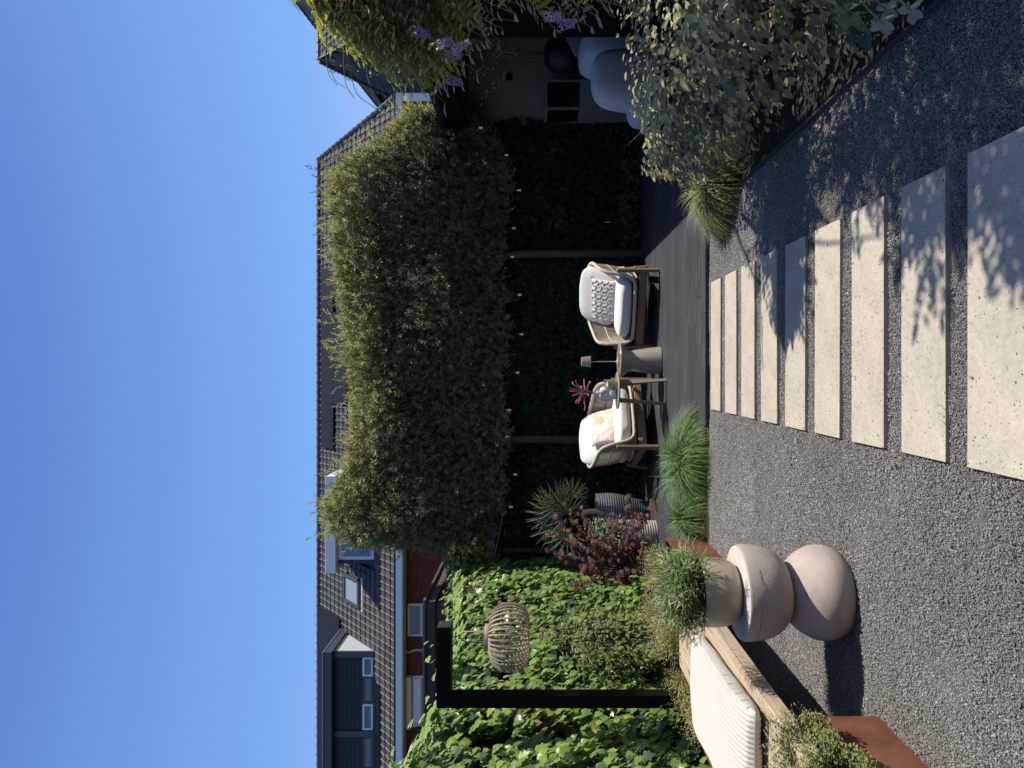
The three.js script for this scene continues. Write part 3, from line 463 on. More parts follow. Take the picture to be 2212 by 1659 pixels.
// ---------------------------------------------------------------- lounge chairs
function makeChair(label) {
  const t = thing('lounge_chair', label, 'lounge chair', 'two rope lounge chairs on the deck');
  // rim of the tub
  const half = [[.0, .735, -.43], [.16, .735, -.415], [.3, .722, -.35], [.375, .7, -.22], [.41, .675, -.02], [.43, .65, .2], [.43, .615, .3], [.42, .53, .36], [.405, .42, .392], [.385, .33, .41], [.34, .275, .425], [.2, .262, .44], [0, .26, .445]];
  const rim = [...half.slice(0).map(([x, y, z]) => V(x, y, z)), ...half.slice(1, -1).reverse().map(([x, y, z]) => V(-x, y, z))];
  const rc = new THREE.CatmullRomCurve3(rim, true, 'centripetal');
  { const g = new THREE.TubeGeometry(rc, 220, .02, 8, true), p = g.attributes.position; for (let i = 0; i <= 220; i++) { const o = rc.getPointAt((i % 220) / 220), k = 1 + .1 * Math.sin(i * 2.4) + .04 * noise(i); for (let j = 0; j < 9; j++) { const q = i * 9 + j; p.setXYZ(q, o.x + (p.getX(q) - o.x) * k, o.y + (p.getY(q) - o.y) * k, o.z + (p.getZ(q) - o.z) * k); } } g.computeVertexNormals(); mesh('rim', g, M.ropeRim, t); }
  // vertical cords from the rim to the lower ring, following the tub round the back; a few horizontal bands
  const topC = new THREE.CatmullRomCurve3([...half.slice(0, 10).reverse().map(([x, y, z]) => V(-x, y, z)), ...half.slice(1, 10).map(([x, y, z]) => V(x, y, z))], false, 'centripetal');
  const low = [[0, .24, -.33], [.14, .24, -.32], [.25, .24, -.26], [.31, .24, -.16], [.335, .24, 0], [.35, .24, .16], [.355, .24, .25], [.357, .24, .31], [.357, .245, .36], [.355, .25, .4]];
  const lowC = new THREE.CatmullRomCurve3([...low.slice().reverse().map(([x, y, z]) => V(-x, y, z)), ...low.slice(1).map(([x, y, z]) => V(x, y, z))], false, 'centripetal');
  const cords = [], N = 230; for (let i = 0; i <= N; i++) { const s = i / N, a = topC.getPoint(s), b = lowC.getPoint(s), m = a.clone().lerp(b, .5).add(V(a.x, 0, a.z).normalize().multiplyScalar(.012)); cords.push(tube([a, m, b], .0042, 4, 5)); }
  stuff(mesh('cords', merge(cords), M.rope, t));
  for (const k of [.36, .78]) { const pts = []; for (let i = 0; i <= 60; i++) { const s = lerp(.02, .98, i / 60), a = topC.getPoint(s), b = lowC.getPoint(s); pts.push(a.lerp(b, k).add(V(0, 0, 0)).add(V(topC.getPoint(s).x, 0, topC.getPoint(s).z).normalize().multiplyScalar(.01))); } mesh('cord_band', tube(pts, .0075, 120, 6), M.ropeRim, t); }
  mesh('lower_ring', tube(low.map(([x, y, z]) => V(x, y, z)).reverse().concat(low.slice(1).map(([x, y, z]) => V(-x, y, z))), .013, 90, 7), M.ropeRim, t);
  { const g = superBox(.66, .02, .7, 6, 40, 8); g.translate(0, .25, .03); mesh('seat_base', g, M.rope, t); }
  // cushions
  { const g = superBox(.74, .185, .76, 3.6, 72, 28, (x, y, z) => .022 * noise(x * 2.1, y * 2, z * 2.1) + .014 * noise(x * 5, y * 2, z * 4) - .012 * Math.exp(-Math.pow((x - .33) / .03, 2)) * (z > .5 ? 1 : 0) - .012 * Math.exp(-Math.pow((x + .3) / .03, 2)) * (z > .5 ? 1 : 0)); g.translate(0, .36, .075); mesh('seat_cushion', g, M.white, t); }
  { const g = superBox(.7, .55, .2, 3.4, 72, 28, (x, y, z) => .04 * noise(x * 1.7, y * 1.7 + 3, z * 1.7) + .018 * noise(x * 4, y * 3 + 3, z * 4)); g.rotateX(-.62); g.translate(0, .585, -.185); mesh('back_cushion', g, M.white, t); }
  // timber frame
  for (const s of [-1, 1]) {
    mesh('leg', bx(s * .452 - .019, s * .452 + .019, -.001, .468, .33, .4, .009, null, true), M.teak, t);
    { const g = bx(-.019, .019, -.14, .14, -.03, .03, .008, null, true); g.rotateX(.35); g.translate(s * .27, .1325, -.4); const p = g.attributes.position; for (let i = 0; i < p.count; i++) if (p.getY(i) < .004) p.setY(i, -.001); mesh('leg', g, M.teak, t); }
    { const a = V(s * .45, .165, .36), b = V(s * .27, .185, -.38), d = b.clone().sub(a), g = bx(-.018, .018, -.035, .035, -d.length() / 2, d.length() / 2, .006); g.lookAt(d); g.translate((a.x + b.x) / 2, .175, (a.z + b.z) / 2); mesh('side_rail', g, M.teak, t); }
  }
  mesh('front_rail', bx(-.433, .433, .125, .215, .345, .378, .008), M.teak, t); mesh('rear_rail', bx(-.27, .27, .15, .21, -.395, -.365, .006), M.teak, t); mesh('cross_rail', bx(-.4, .4, .195, .23, -.02, .03, .005), M.teak, t);
  return t;
}
const DY = .0215;
const chair = makeChair('right-hand rope lounge chair, with the white tufted pillow');
const chair2 = chair.clone(); chair2.name = numbered('lounge_chair'); chair2.userData = { ...chair.userData, label: 'left-hand rope lounge chair, with the beige patchwork pillow' }; scene.add(chair2);
chair.position.set(.82, DY, -8.36); chair.rotation.y = R(-23);
chair2.position.set(-.71, DY, -8.44); chair2.rotation.y = R(36);
function leanPillow(t, ch, x, y, z, tilt, roll) { t.position.copy(V(x, y, z).applyAxisAngle(V(0, 1, 0), ch.rotation.y).add(ch.position)); t.rotation.order = 'YXZ'; t.rotation.set(tilt, ch.rotation.y, roll); }
{ // white pillow with tufted loops
  const t = thing('tufted_pillow', 'white cotton pillow with raised tufted loops on the right chair', 'pillow'), W = .5, H = .34, Th = .13, z = (u, v) => Math.pow(Math.max(0, (1 - Math.pow(Math.abs(u), 2.6)) * (1 - Math.pow(Math.abs(v), 2.6))), .45) * Th / 2;
  mesh('cover', pillow(W, H, Th, 40, 30, 2.6), M.white, t);
  const loop = mat([.7, .66, .6], 1, { bumpMap: T.fine, bumpScale: .004 });
  const on = (x, y) => { const u = clamp(x / W * 2, -.97, .97), v = clamp(y / H * 2, -.96, .96); return V(x, y, z(u, v) + .003); };
  for (let r = 0; r < 4; r++) { // each row is one meander: up, over, down, over
    const pts = [], yc = -.117 + r * .078, h = .029; const xs = 10; for (let i = 0; i <= xs; i++) { const x = -.215 + i * .043, up = i % 2 ? 1 : -1; pts.push(on(x, yc - h * up * .62), on(x, yc), on(x, yc + h * up * .62), on(x + .0215, yc + h * up)); }
    mesh('tufted_loop', tube(pts, .0115, 260, 7), loop, t);
  }
  const tas = []; for (const [sx, sy] of [[-1, -1], [1, -1], [-1, 1], [1, 1]]) for (let i = 0; i < 12; i++) tas.push(tube([V(sx * W * .485, sy * H * .48, 0), V(sx * (W * .5 + rr(0, .02)), sy * (H * .5 + rr(0, .015)), rr(-.01, .01)), V(sx * (W * .5 + rr(.01, .03)), sy * H * .5 - rr(0, .045), rr(-.014, .014))], .0016, 5, 4)); mesh('tassels', merge(tas), loop, t);
  leanPillow(t, chair, .0, .555, .03, -.64, R(3));
}
{ // patchwork pillow: flat print of beige quarter rounds
  const cv = document.createElement('canvas'); cv.width = cv.height = 512; const c = cv.getContext('2d'); c.fillStyle = '#efe9df'; c.fillRect(0, 0, 512, 512);
  const be = ['#ded0b8', '#d6c6ac', '#e4d9c6']; const S = 128; for (let j = 0; j < 4; j++) for (let i = 0; i < 4; i++) { const k = (i * 7 + j * 5) % 6; c.fillStyle = be[(i + j) % 3]; c.save(); c.translate(i * S, j * S); c.beginPath(); if (k === 0) { c.arc(0, 0, S * .95, 0, Math.PI / 2); c.lineTo(0, 0); } else if (k === 1) { c.arc(S, S, S * .95, Math.PI, 1.5 * Math.PI); c.lineTo(S, S); } else if (k === 2) c.rect(0, 0, S, S); else if (k === 3) { c.arc(S / 2, S, S / 2 * .96, Math.PI, 0); } if (k < 4) { c.fill(); c.strokeStyle = '#b79f7a'; c.lineWidth = 2.5; c.stroke(); } c.restore(); }
  const tx = new THREE.CanvasTexture(cv); tx.colorSpace = THREE.SRGBColorSpace; tx.wrapS = tx.wrapT = THREE.RepeatWrapping; tx.repeat.set(2.05, 2.05);
  const t = thing('patchwork_pillow', 'cream and beige patchwork pillow on the left chair', 'pillow');
  mesh('cover', pillow(.46, .34, .14, 40, 30, 2.4, (u, v, s) => .008 * noise(u * 3, v * 3, s * 2)), mat([.85, .83, .8], .9, { map: tx, bumpMap: T.weave, bumpScale: .0008 }), t);
  leanPillow(t, chair2, .02, .55, .02, -.64, R(-6));
}

// ---------------------------------------------------------------- ceramic stool, lamp, side table and what stands on it
{
  const t = thing('ceramic_stool', 'greige glazed ceramic stool with flared top between the two chairs', 'stool'); t.position.set(.095, DY, -7.78);
  mesh('body', lathe([[0, 0], [.15, 0], ...spline([[.153, .004], [.152, .03], [.142, .12], [.128, .22], [.116, .29], [.114, .33], [.126, .365], [.155, .395], [.178, .42], [.189, .437], [.19, .449]], 48), [.187, .455], [.182, .456], [.17, .4545], [0, .4545]], 80), M.glaze, t);
  { const g = new RoundedBoxGeometry(.115, .004, .026, 2, .0019); g.translate(.015, .4565, .062); mesh('handle_slot', g, mat([.11, .08, .045], .6), t); }
  const l = thing('table_lamp', 'slim table lamp with pleated greige shade on the ceramic stool', 'lamp'); l.position.set(.085, DY + .4562, -7.8);
  const gm = mat([.42, .36, .29], .6), n = 44, pos = [], idx = []; for (let i = 0; i < n * 2; i++) { const a = i / (n * 2) * TAU, k = i % 2 ? 1 : .94; pos.push(Math.cos(a) * .049 * k, .405, Math.sin(a) * .049 * k, Math.cos(a) * .06 * k, .305, Math.sin(a) * .06 * k); } for (let i = 0; i < n * 2; i++) { const a = i * 2, b = (i + 1) % (n * 2) * 2; idx.push(a, b, a + 1, b, b + 1, a + 1); }
  const sg = geoFrom(pos, idx).toNonIndexed(); sg.computeVertexNormals(); mesh('shade', sg, mat([.5, .43, .35], .8, { side: THREE.DoubleSide }), l); mesh('shade_cap', new THREE.CylinderGeometry(.047, .047, .003, 32).translate(0, .403, 0), gm, l);
  mesh('pole', new THREE.CylinderGeometry(.0055, .0055, .4, 10).translate(0, .2, 0), gm, l); mesh('base', lathe([[0, 0], [.05, 0], [.05, .008], [.046, .012], [.012, .014], [.007, .03], [0, .03]], 32), gm, l);
}
const TB = V(-.222, DY, -7.53);
{
  const t = thing('side_table', 'small round taupe side table on three flat legs', 'table'), m = mat([.3, .25, .195], .5, { map: T.blotch }); t.position.copy(TB);
  mesh('table_top', lathe([[0, .486], [.185, .486], [.197, .491], [.198, .497], [.196, .503], [.19, .505], [0, .5045]], 64), m, t);
  for (const [a, b] of [[V(.085, .487, .06), V(.112, 0, .105)], [V(-.1, .487, .04), V(-.138, 0, .1)], [V(.06, .487, -.09), V(.115, 0, -.15)]]) { const o = V(b.x, 0, b.z).normalize(), s = V(-o.z, 0, o.x), pos = []; for (const [p, w] of [[b, .017], [a, .034]]) for (const [i, j] of [[-1, -1], [1, -1], [1, 1], [-1, 1]]) pos.push(...p.clone().addScaledVector(s, w * i).addScaledVector(o, .008 * j).toArray()); const g = geoFrom(pos, [0, 1, 2, 0, 2, 3, 4, 6, 5, 4, 7, 6, ...[0, 1, 2, 3].flatMap((k) => { const n = (k + 1) % 4; return [k, k + 4, n, n, k + 4, n + 4]; })]).toNonIndexed(); g.computeVertexNormals(); mesh('leg', g, m, t); }
  const v = thing('vase', 'white matt vase with a round hole through its side, on the side table', 'vase'); v.position.set(TB.x - .03, TB.y + .506, TB.z + .0);
  // a ring body with neck, meshed as one sweep
  const ringPts = []; for (let i = 0; i < 40; i++) { const a = i / 40 * TAU; ringPts.push(V(Math.cos(a) * .046 - .012, .112 + Math.sin(a) * .058, 0)); } const c = new THREE.CatmullRomCurve3(ringPts, true), g = new THREE.TubeGeometry(c, 60, 1, 18, true), p = g.attributes.position;
  for (let i = 0; i <= 60; i++) { const o = c.getPointAt((i % 60) / 60), r = .03 + .02 * smooth(.1, -.02, (o.y - .05) / .2) + .012 * smooth(.0, .04, o.x); for (let j = 0; j <= 18; j++) { const k = i * 19 + j; p.setXYZ(k, o.x + (p.getX(k) - o.x) * r, Math.max(.0, o.y + (p.getY(k) - o.y) * r), (p.getZ(k)) * r * 1.15); } } g.computeVertexNormals();
  const wm = mat([.68, .69, .7], .55); mesh('body', g, wm, v); mesh('body', lathe(spline([[0, 0], [.045, 0], [.062, .02], [.06, .06], [.04, .09], [0, .1]], 24), 32), wm, v);
  mesh('neck', lathe([...spline([[.036, .15], [.03, .2], [.021, .225], [.023, .243]], 16), [.021, .244], [.018, .23], [.018, .2]], 28).translate(.006, 0, 0), wm, v);
  const f = thing('amaranth_branch', 'dusty pink tassel branches in the white vase', 'flowers'); f.position.copy(v.position).add(V(.006, .235, 0));
  const pk = [mat([.55, .22, .22], .95, { bumpMap: T.fine, bumpScale: .004 }), mat([.62, .33, .31], .95), mat([.42, .12, .14], .95)];
  for (let i = 0; i < 26; i++) { const a = rr(0, TAU), k = rr(.08, 1) , L = rr(.15, .28), dx = Math.cos(a) * .85 * k, dz = Math.sin(a) * .5 * k, end = V(dx, 1 - .55 * k * k, dz).multiplyScalar(L), mid = V(dx * .35, .7, dz * .35).multiplyScalar(L * .62); if (k > .7) end.y -= .03; const gg = taper([V(0, -.03, 0), mid, end, end.clone().add(V(dx * .02, rr(-.025, .01), dz * .02))], .0042, .007, 18, 6), q = gg.attributes.position; for (let n = 0; n < q.count; n++) { const ring = Math.floor(n / 7); if (ring > 5) { const w = .0024; q.setXYZ(n, q.getX(n) + rr(-w, w), q.getY(n) + rr(-w, w), q.getZ(n) + rr(-w, w)); } } gg.computeVertexNormals(); mesh('tassel', gg, pk[i % 3], f); }
  const j = thing('candle_jar', 'ribbed glass jar with a cream candle on the side table', 'candle'); j.position.set(TB.x + .075, TB.y + .5062, TB.z + .05);
  const rib = []; for (let i = 0; i <= 40; i++) { const y = i / 40 * .138; rib.push([.0445 + .0016 * Math.sin(i * 1.9), y]); } mesh('glass', lathe([[0, 0.001], ...rib, [.041, .138], [.041, .012], [0, .012]], 40), mat([1, 1, 1], .03, { transmission: 1, thickness: .02, ior: 1.45 }), j);
  mesh('candle', lathe([[0, .0135], ...rib.slice(4, 30).map(([r, y]) => [r - .0062, y + .0]), [.03, .106], [0, .104]], 32), mat([.72, .6, .4], .7), j); mesh('wick', new THREE.CylinderGeometry(.001, .001, .016, 6).translate(0, .112, 0), M.blackMatt, j);
}

// ---------------------------------------------------------------- veranda furniture, in the shade
const boucle = mat([.76, .74, .7], 1, { bumpMap: T.fine, bumpScale: .006, sheen: .4 });
{
  const c = thing('boucle_armchair', 'rounded pale boucle armchair at the edge of the veranda', 'armchair'); c.position.set(2.87, DY, -7.4); c.scale.y = .95; c.rotation.y = R(14);
  { const g = superBox(.64, .38, .66, 3, 64, 30); g.translate(0, .25, 0); mesh('seat', g, boucle, c); }
  { const g = superBox(.66, .8, .3, 3.2, 64, 30, (x, y, z) => -.06 * Math.max(0, y)); g.rotateX(.08); g.translate(0, .47, .2); mesh('backrest', g, boucle, c); }
  mesh('seam', tube([V(-.3, .7, .24), V(-.2, .78, .24), V(0, .81, .24), V(.2, .78, .24), V(.3, .7, .24)], .004, 30, 5), mat([.3, .31, .33], 1), c);
  mesh('plinth', new THREE.CylinderGeometry(.24, .24, .06, 32).translate(0, .03, 0), M.blackMatt, c);
  const s = thing('sofa', 'pale upholstered sofa with rounded arm inside the veranda', 'sofa'); s.position.set(4.2, DY, -8.05);
  { const g = superBox(1.5, .42, .9, 5, 64, 24); g.translate(.1, .26, 0); mesh('seat', g, boucle, s); } { const g = superBox(.4, .72, .74, 3.2, 56, 28); g.translate(-.66, .52, 0); mesh('arm', g, boucle, s); } { const g = superBox(1.5, .8, .3, 4, 64, 28); g.translate(.1, .42, -.36); mesh('backrest', g, boucle, s); }
  const gm = mat([.2, .18, .16], .95, { bumpMap: T.weave, bumpScale: .001 });
  [['brown-grey linen scatter cushion at the back of the sofa', -.28, .83, -.12, .5], ['brown-grey scatter cushion leaning in front on the sofa', -.05, .76, .02, .25]].forEach(([lab, x, y, z, r]) => { const p = thing('scatter_cushion', lab, 'cushion', 'scatter cushions on the sofa'); mesh('cover', pillow(.5, .5, .16, 30, 30), gm, p); p.position.set(4.2 + x, y, -8.05 + z); p.rotation.set(-.25, 0, r); });
  // low cabinet and round vase with branches
  const b = thing('sideboard', 'low dark sideboard against the taupe back wall', 'cabinet'); mesh('carcass', bx(3.68, 6.4, DY, .81, -9.42, -8.6, .004), mat([.05, .045, .04], .6), b); mesh('top', bx(3.66, 6.42, .812, .848, -9.43, -8.57, .004), mat([.07, .06, .052], .5), b); for (const x of [4.35, 5.05, 5.7]) mesh('door', bx(x - .64, x, .08, .79, -8.599, -8.588, .003), mat([.055, .05, .045], .6), b);
  const v = thing('round_vase', 'big round black vase on the sideboard', 'vase'); v.position.set(3.89, .8495, -8.82); mesh('body', lathe(spline([[0, 0], [.1, 0], [.17, .04], [.214, .14], [.214, .26], [.17, .37], [.1, .42], [.085, .425], [.075, .41]], 40), 56), mat([.008, .008, .011], .55), v);
  const br = thing('blossom_branch', 'thin bare branches with small pale blossoms in the round black vase', 'branches'); br.position.copy(v.position).add(V(0, .4, 0)); const tw = [], fl = []; for (let i = 0; i < 6; i++) { const a = rr(-1, 1), L = rr(.5, .95), e = V(a * .55 * L + (i < 3 ? -.2 : .1), L, rr(-.15, .2)), m = V(e.x * .35, L * .55, e.z * .3); tw.push(tube([V(0, -.15, 0), m, e], .004, 12, 5)); for (let k = 0; k < 26; k++) { const c2 = new THREE.CatmullRomCurve3([V(0, -.15, 0), m, e]).getPoint(rr(.55, 1)); const g = new THREE.IcosahedronGeometry(rr(.008, .016), 0); g.translate(c2.x + rr(-.035, .035), c2.y + rr(-.03, .03), c2.z + rr(-.03, .03)); fl.push(g); } } mesh('twigs', merge(tw), M.stem, br); stuff(mesh('blossom', merge(fl), mat([.4, .34, .4], .9), br));
  const f = thing('corner_fireplace', 'built-in corner fireplace with glass front in the taupe veranda', 'fireplace'), fm = mat([.2, .18, .16], .7); const X = 3.25, x1 = 3.62, zf = -8.9, zb = -9.43, top = 1.27, gb = .875;
  mesh('surround', merge([bx(X, x1, DY, gb - .04, zb, zf, .003), bx(X, x1, top - .035, top, zb, zf, .003), bx(X, X + .03, gb - .04, top - .036, zf - .03, zf, .002), bx(x1 - .03, x1, gb - .04, top - .036, zb, zf, .002), bx(X, X + .03, gb - .04, top - .036, zb, zb + .03, .002)]), fm, f);
  const dg = mat([.01, .01, .011], .03, { clearcoat: 1, clearcoatRoughness: .02, specularIntensity: 1 }); mesh('glass', bx(X + .031, x1 - .031, gb, top - .037, zf - .02, zf - .008, 0), dg, f); mesh('glass', bx(X + .008, X + .02, gb, top - .037, zb + .031, zf - .031, 0), dg, f); mesh('vent_slot', bx(X + .02, x1 - .02, gb - .032, gb - .008, zf - .001, zf + .003, .001), M.blackMatt, f); mesh('panel', bx(X + .0, x1, DY + .06, gb - .06, zf + .0008, zf + .012, .002), mat([.25, .23, .21], .6), f);
  const w = thing('wall_switch', 'small square black switch on the taupe wall', 'switch'); mesh('plate', bx(3.825, 3.925, 1.69, 1.785, -9.4395, -9.43, .003), M.blackMatt, w); mesh('knob', bx(3.845, 3.905, 1.71, 1.765, -9.43, -9.424, .003), M.black, w);
}

// ---------------------------------------------------------------- pots at the back left, spotlight, string of bulbs
{
  const p = thing('ribbed_pot', 'large grey-blue ribbed pot holding the fan palm', 'pot'); p.position.set(-1.74, DY, -8.62); const prof = []; for (let i = 0; i <= 90; i++) { const y = i / 90 * .63, r = .15 + .085 * smooth(0, .5, y) + .01 * Math.sin(y * 5); prof.push([r + .004 * Math.sin(i * 1.55), y]); } mesh('body', lathe([[0, 0], ...prof, [.222, .632], [.215, .6], [0, .598]], 56), mat([.14, .16, .175], .55, { map: T.concrete }), p); mesh('soil', new THREE.CylinderGeometry(.212, .212, .01, 32).translate(0, .603, 0), M.soil, p);
  const q = thing('ribbed_pot', 'smaller pale ribbed pot beside the grey pot, half hidden by the maple', 'pot'); q.position.set(-1.86, DY, -8.05); const pf = []; for (let i = 0; i <= 60; i++) { const y = i / 60 * .42; pf.push([.15 + .03 * y + .0045 * Math.sin(i * 1.6), y]); } mesh('body', lathe([[0, 0], ...pf, [.15, .42], [.145, .39], [0, .388]], 48), mat([.42, .36, .33], .8, { map: T.concrete }), q); mesh('soil', new THREE.CylinderGeometry(.146, .146, .01, 32).translate(0, .393, 0), M.soil, q);
  const s = thing('garden_spotlight', 'black cylinder garden spotlight on a stake in the planter', 'spotlight'); s.position.set(-1.66, .26, -5.55);
  const bm = mat([.035, .037, .042], .35, { metalness: .5 }); const g = lathe([[0, -.066], [.027, -.066], [.029, -.062], [.029, .066], [.026, .068], [.024, .058], [0, .057]], 32); g.rotateZ(R(38)); g.translate(-.045, .2, 0); mesh('housing', g, bm, s); mesh('bracket', tube([V(-.02, .165, .031), V(.005, .15, .03), V(.012, .1, 0), V(.01, 0, 0)], .006, 16, 7), bm, s); mesh('stake', new THREE.CylinderGeometry(.006, .004, .16, 8).translate(.01, .01, 0), bm, s);
}
{
  const t = thing('string_light', 'string of small clear bulbs glowing along the dark back fence', 'string lights'), spots = [[1038, 276], [1094, 335], [1121, 411], [1110, 493], [1107, 555], [1122, 637], [1126, 722], [1118, 805], [1099, 886], [1096, 944], [1113, 1025], [1103, 1095]].map(([x, y], i) => at(x, y, 8.98 + .12 * Math.sin(i * 2.1)));
  const top = spots.map((p) => p.clone().add(V(.0, .075, 0))); mesh('cable', tube([top[0].clone().add(V(.5, .25, .2)), ...top, top[11].clone().add(V(-.5, .1, .3))], .003, 160, 5), M.blackMatt, t);
  const gl = mat([1, .95, .85], .02, { transmission: 1, thickness: 0 }), glow = new THREE.MeshStandardMaterial({ color: 0x331a08, emissive: col(1, .55, .2), emissiveIntensity: .35 });
  for (const p of spots) { const b = new THREE.Group(); b.name = 'bulb'; t.add(b); b.position.copy(p); mesh('socket', new THREE.CylinderGeometry(.011, .013, .045, 12).translate(0, .048, 0), M.blackMatt, b); mesh('glass', lathe(spline([[.011, .026], [.022, .005], [.024, -.012], [.016, -.028], [0, -.033]], 14), 18), gl, b); mesh('filament', tube([V(-.005, .02, 0), V(-.006, -.008, 0), V(0, -.017, .002), V(.006, -.008, 0), V(.005, .02, 0)], .0018, 16, 5), glow, b);
    const L = new THREE.PointLight(col(1, .6, .25), .0025, 0, 2); L.position.set(p.x, p.y - .006, p.z); L.castShadow = true; scene.add(L); }
}

// ---------------------------------------------------------------- leaf shapes (tip along +y, face along +z, one unit long)
function leafStrip(half, n, fold, curl) { // half(t): half width along the length
  const pos = [], idx = [], uv = []; for (let i = 0; i <= n; i++) { const t = i / n, w = half(t), z = -curl * t * t; pos.push(-w, t, z + fold * w, 0, t, z, w, t, z + fold * w); uv.push(0, t, .5, t, 1, t); }
  for (let i = 0; i < n; i++) { const a = i * 3; idx.push(a, a + 1, a + 4, a, a + 4, a + 3, a + 1, a + 2, a + 5, a + 1, a + 5, a + 4); } return geoFrom(pos, idx, uv);
}
const oval = (w) => (t) => w * Math.pow(Math.sin(Math.PI * clamp(t * .96 + .02, 0, 1)), .8) + .004;
function lobed(out, fold, curl, stalk = .35) { // an ivy leaf: outline of the right half, mirrored, folded along the midrib
  const pos = [0, .32, 0], idx = [], P = [...out.map(([x, y]) => [x, y]), ...out.slice(1, -1).reverse().map(([x, y]) => [-x, y])]; for (const [x, y] of P) pos.push(x, y, fold * Math.abs(x) - curl * (y - .2) * (y - .2) - .25 * x * x);
  for (let i = 0; i < P.length; i++) { const a = 1 + i, b = 1 + (i + 1) % P.length; idx.push(0, a, b); }
  const k = pos.length / 3; pos.push(-.012, .02, 0, .012, .02, 0, .0, -stalk, -.12); idx.push(k, k + 2, k + 1); const g = geoFrom(pos, idx); const n = g.attributes.normal; for (let i = 0; i < n.count; i++) if (n.getZ(i) < 0) n.setXYZ(i, -n.getX(i), -n.getY(i), -n.getZ(i)); return g;
}
const ivyGeos = [lobed([[0, 0], [.16, -.1], [.36, -.04], [.52, .16], [.36, .34], [.44, .56], [.22, .62], [.1, .84], [0, 1]], .22, .18), lobed([[0, 0], [.18, -.08], [.4, .02], [.5, .22], [.38, .38], [.34, .56], [.2, .68], [0, .98]], .3, .35), lobed([[0, .02], [.14, -.06], [.34, -.02], [.55, .3], [.3, .38], [.38, .66], [.16, .7], [0, 1.02]], .12, .05)];
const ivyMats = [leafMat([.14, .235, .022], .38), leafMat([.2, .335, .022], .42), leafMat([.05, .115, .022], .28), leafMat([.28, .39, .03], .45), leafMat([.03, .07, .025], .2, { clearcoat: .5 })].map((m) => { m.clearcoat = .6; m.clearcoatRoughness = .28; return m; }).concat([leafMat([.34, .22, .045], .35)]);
const ovalGeo = leafStrip(oval(.23), 5, .3, .15), slimGeo = leafStrip(oval(.14), 3, .35, .12), broadGeo = leafStrip(oval(.28), 6, .25, .22);

// ---------------------------------------------------------------- ivy on the left fence
{
  const t = thing('ivy', 'sunlit glossy green ivy covering the left fence behind the post', 'ivy'), items = [];
  const top = (z) => 2.16 + .1 * noise(z * 1.1, 3) + .06 * noise(z * 3.1) + .13 * smooth(-6.2, -9, z) - .1 * smooth(-7.6, -6.4, z) * smooth(-5.2, -6.2, z);
  const bulge = (y, z) => .1 + .09 * noise(y * 1.6, z * 1.6, 2) + .05 * noise(y * 4, z * 4);
  for (let i = 0; i < 16500; i++) {
    const z = rr(-9.65, -3.2), h = top(z), y = -.05 + h * Math.pow(rnd(), .9); if (noise(y * 3.4, z * 3.4, 6) < -.24) continue; const dp = Math.pow(rnd(), .6), x = -2.72 + dp * (.12 + Math.max(0, bulge(y, z))) + .04 * Math.sin(Math.PI * y / h);
    const n = V(1, .5 + .85 * gauss(), .2 + 1.0 * gauss()), tip = V(.25, -1, .9 * gauss()), s = rr(.04, .07) + .035 * rnd() * rnd();
    const r = rnd(), c = dp < .45 ? (r < .6 ? 4 : 2) : r < .34 ? 0 : r < .62 ? 1 : r < .78 ? 2 : r < .93 ? 3 : r < .985 ? 4 : 5;  // deep leaves take the darkest greens: shade of the gaps put into colour
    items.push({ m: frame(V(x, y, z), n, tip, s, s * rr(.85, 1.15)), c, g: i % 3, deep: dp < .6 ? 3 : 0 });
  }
  for (let i = 0; i < 2600; i++) { const z = rr(-9.65, -3.2), h = top(z), x = rr(-2.98, -2.5), y = h + .05 * Math.sin((x + 2.98) / .48 * Math.PI) + .04 * gauss() + (rnd() < .06 ? rr(0, .14) : 0); items.push({ m: frame(V(x, y, z), V(.5 + .6 * gauss(), 1, .25 + .6 * gauss()), V(.8, -.4, gauss()), rr(.05, .09)), c: rnd() < .55 ? 3 : 1, g: i % 3, deep: 2 }); }
  // long shoots reaching out at the top
  for (let k = 0; k < 26; k++) { const z = rr(-9.3, -4.3), o = V(-2.6, top(z), z), d = V(rr(-.2, .5), rr(.4, 1), rr(-.6, .6)), L = rr(.12, .34), e = o.clone().addScaledVector(d, L).add(V(.04, -.03, 0)); mesh('shoot', tube([o, o.clone().addScaledVector(d, L * .5), e], .0022, 8, 5), M.stem, t); for (let i = 1; i < 6; i++) items.push({ m: frame(o.clone().lerp(e, i / 5), V(.6 + gauss(), .8, gauss()), V(gauss(), -.4, gauss()), rr(.035, .07)), c: rnd() < .6 ? 3 : 1, g: i % 3, deep: 2 }); }
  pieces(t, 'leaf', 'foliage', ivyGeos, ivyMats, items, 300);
  for (let i = 0; i < 30; i++) { const z = rr(-9, -4.2), y = rr(.3, 1.9); mesh('vine', tube([V(-2.62, y, z), V(-2.55, y + .2, z + rr(-.1, .1)), V(-2.58, y + .45, z + rr(-.2, .2))], rr(.002, .005), 10, 5), M.stem, t); }
}
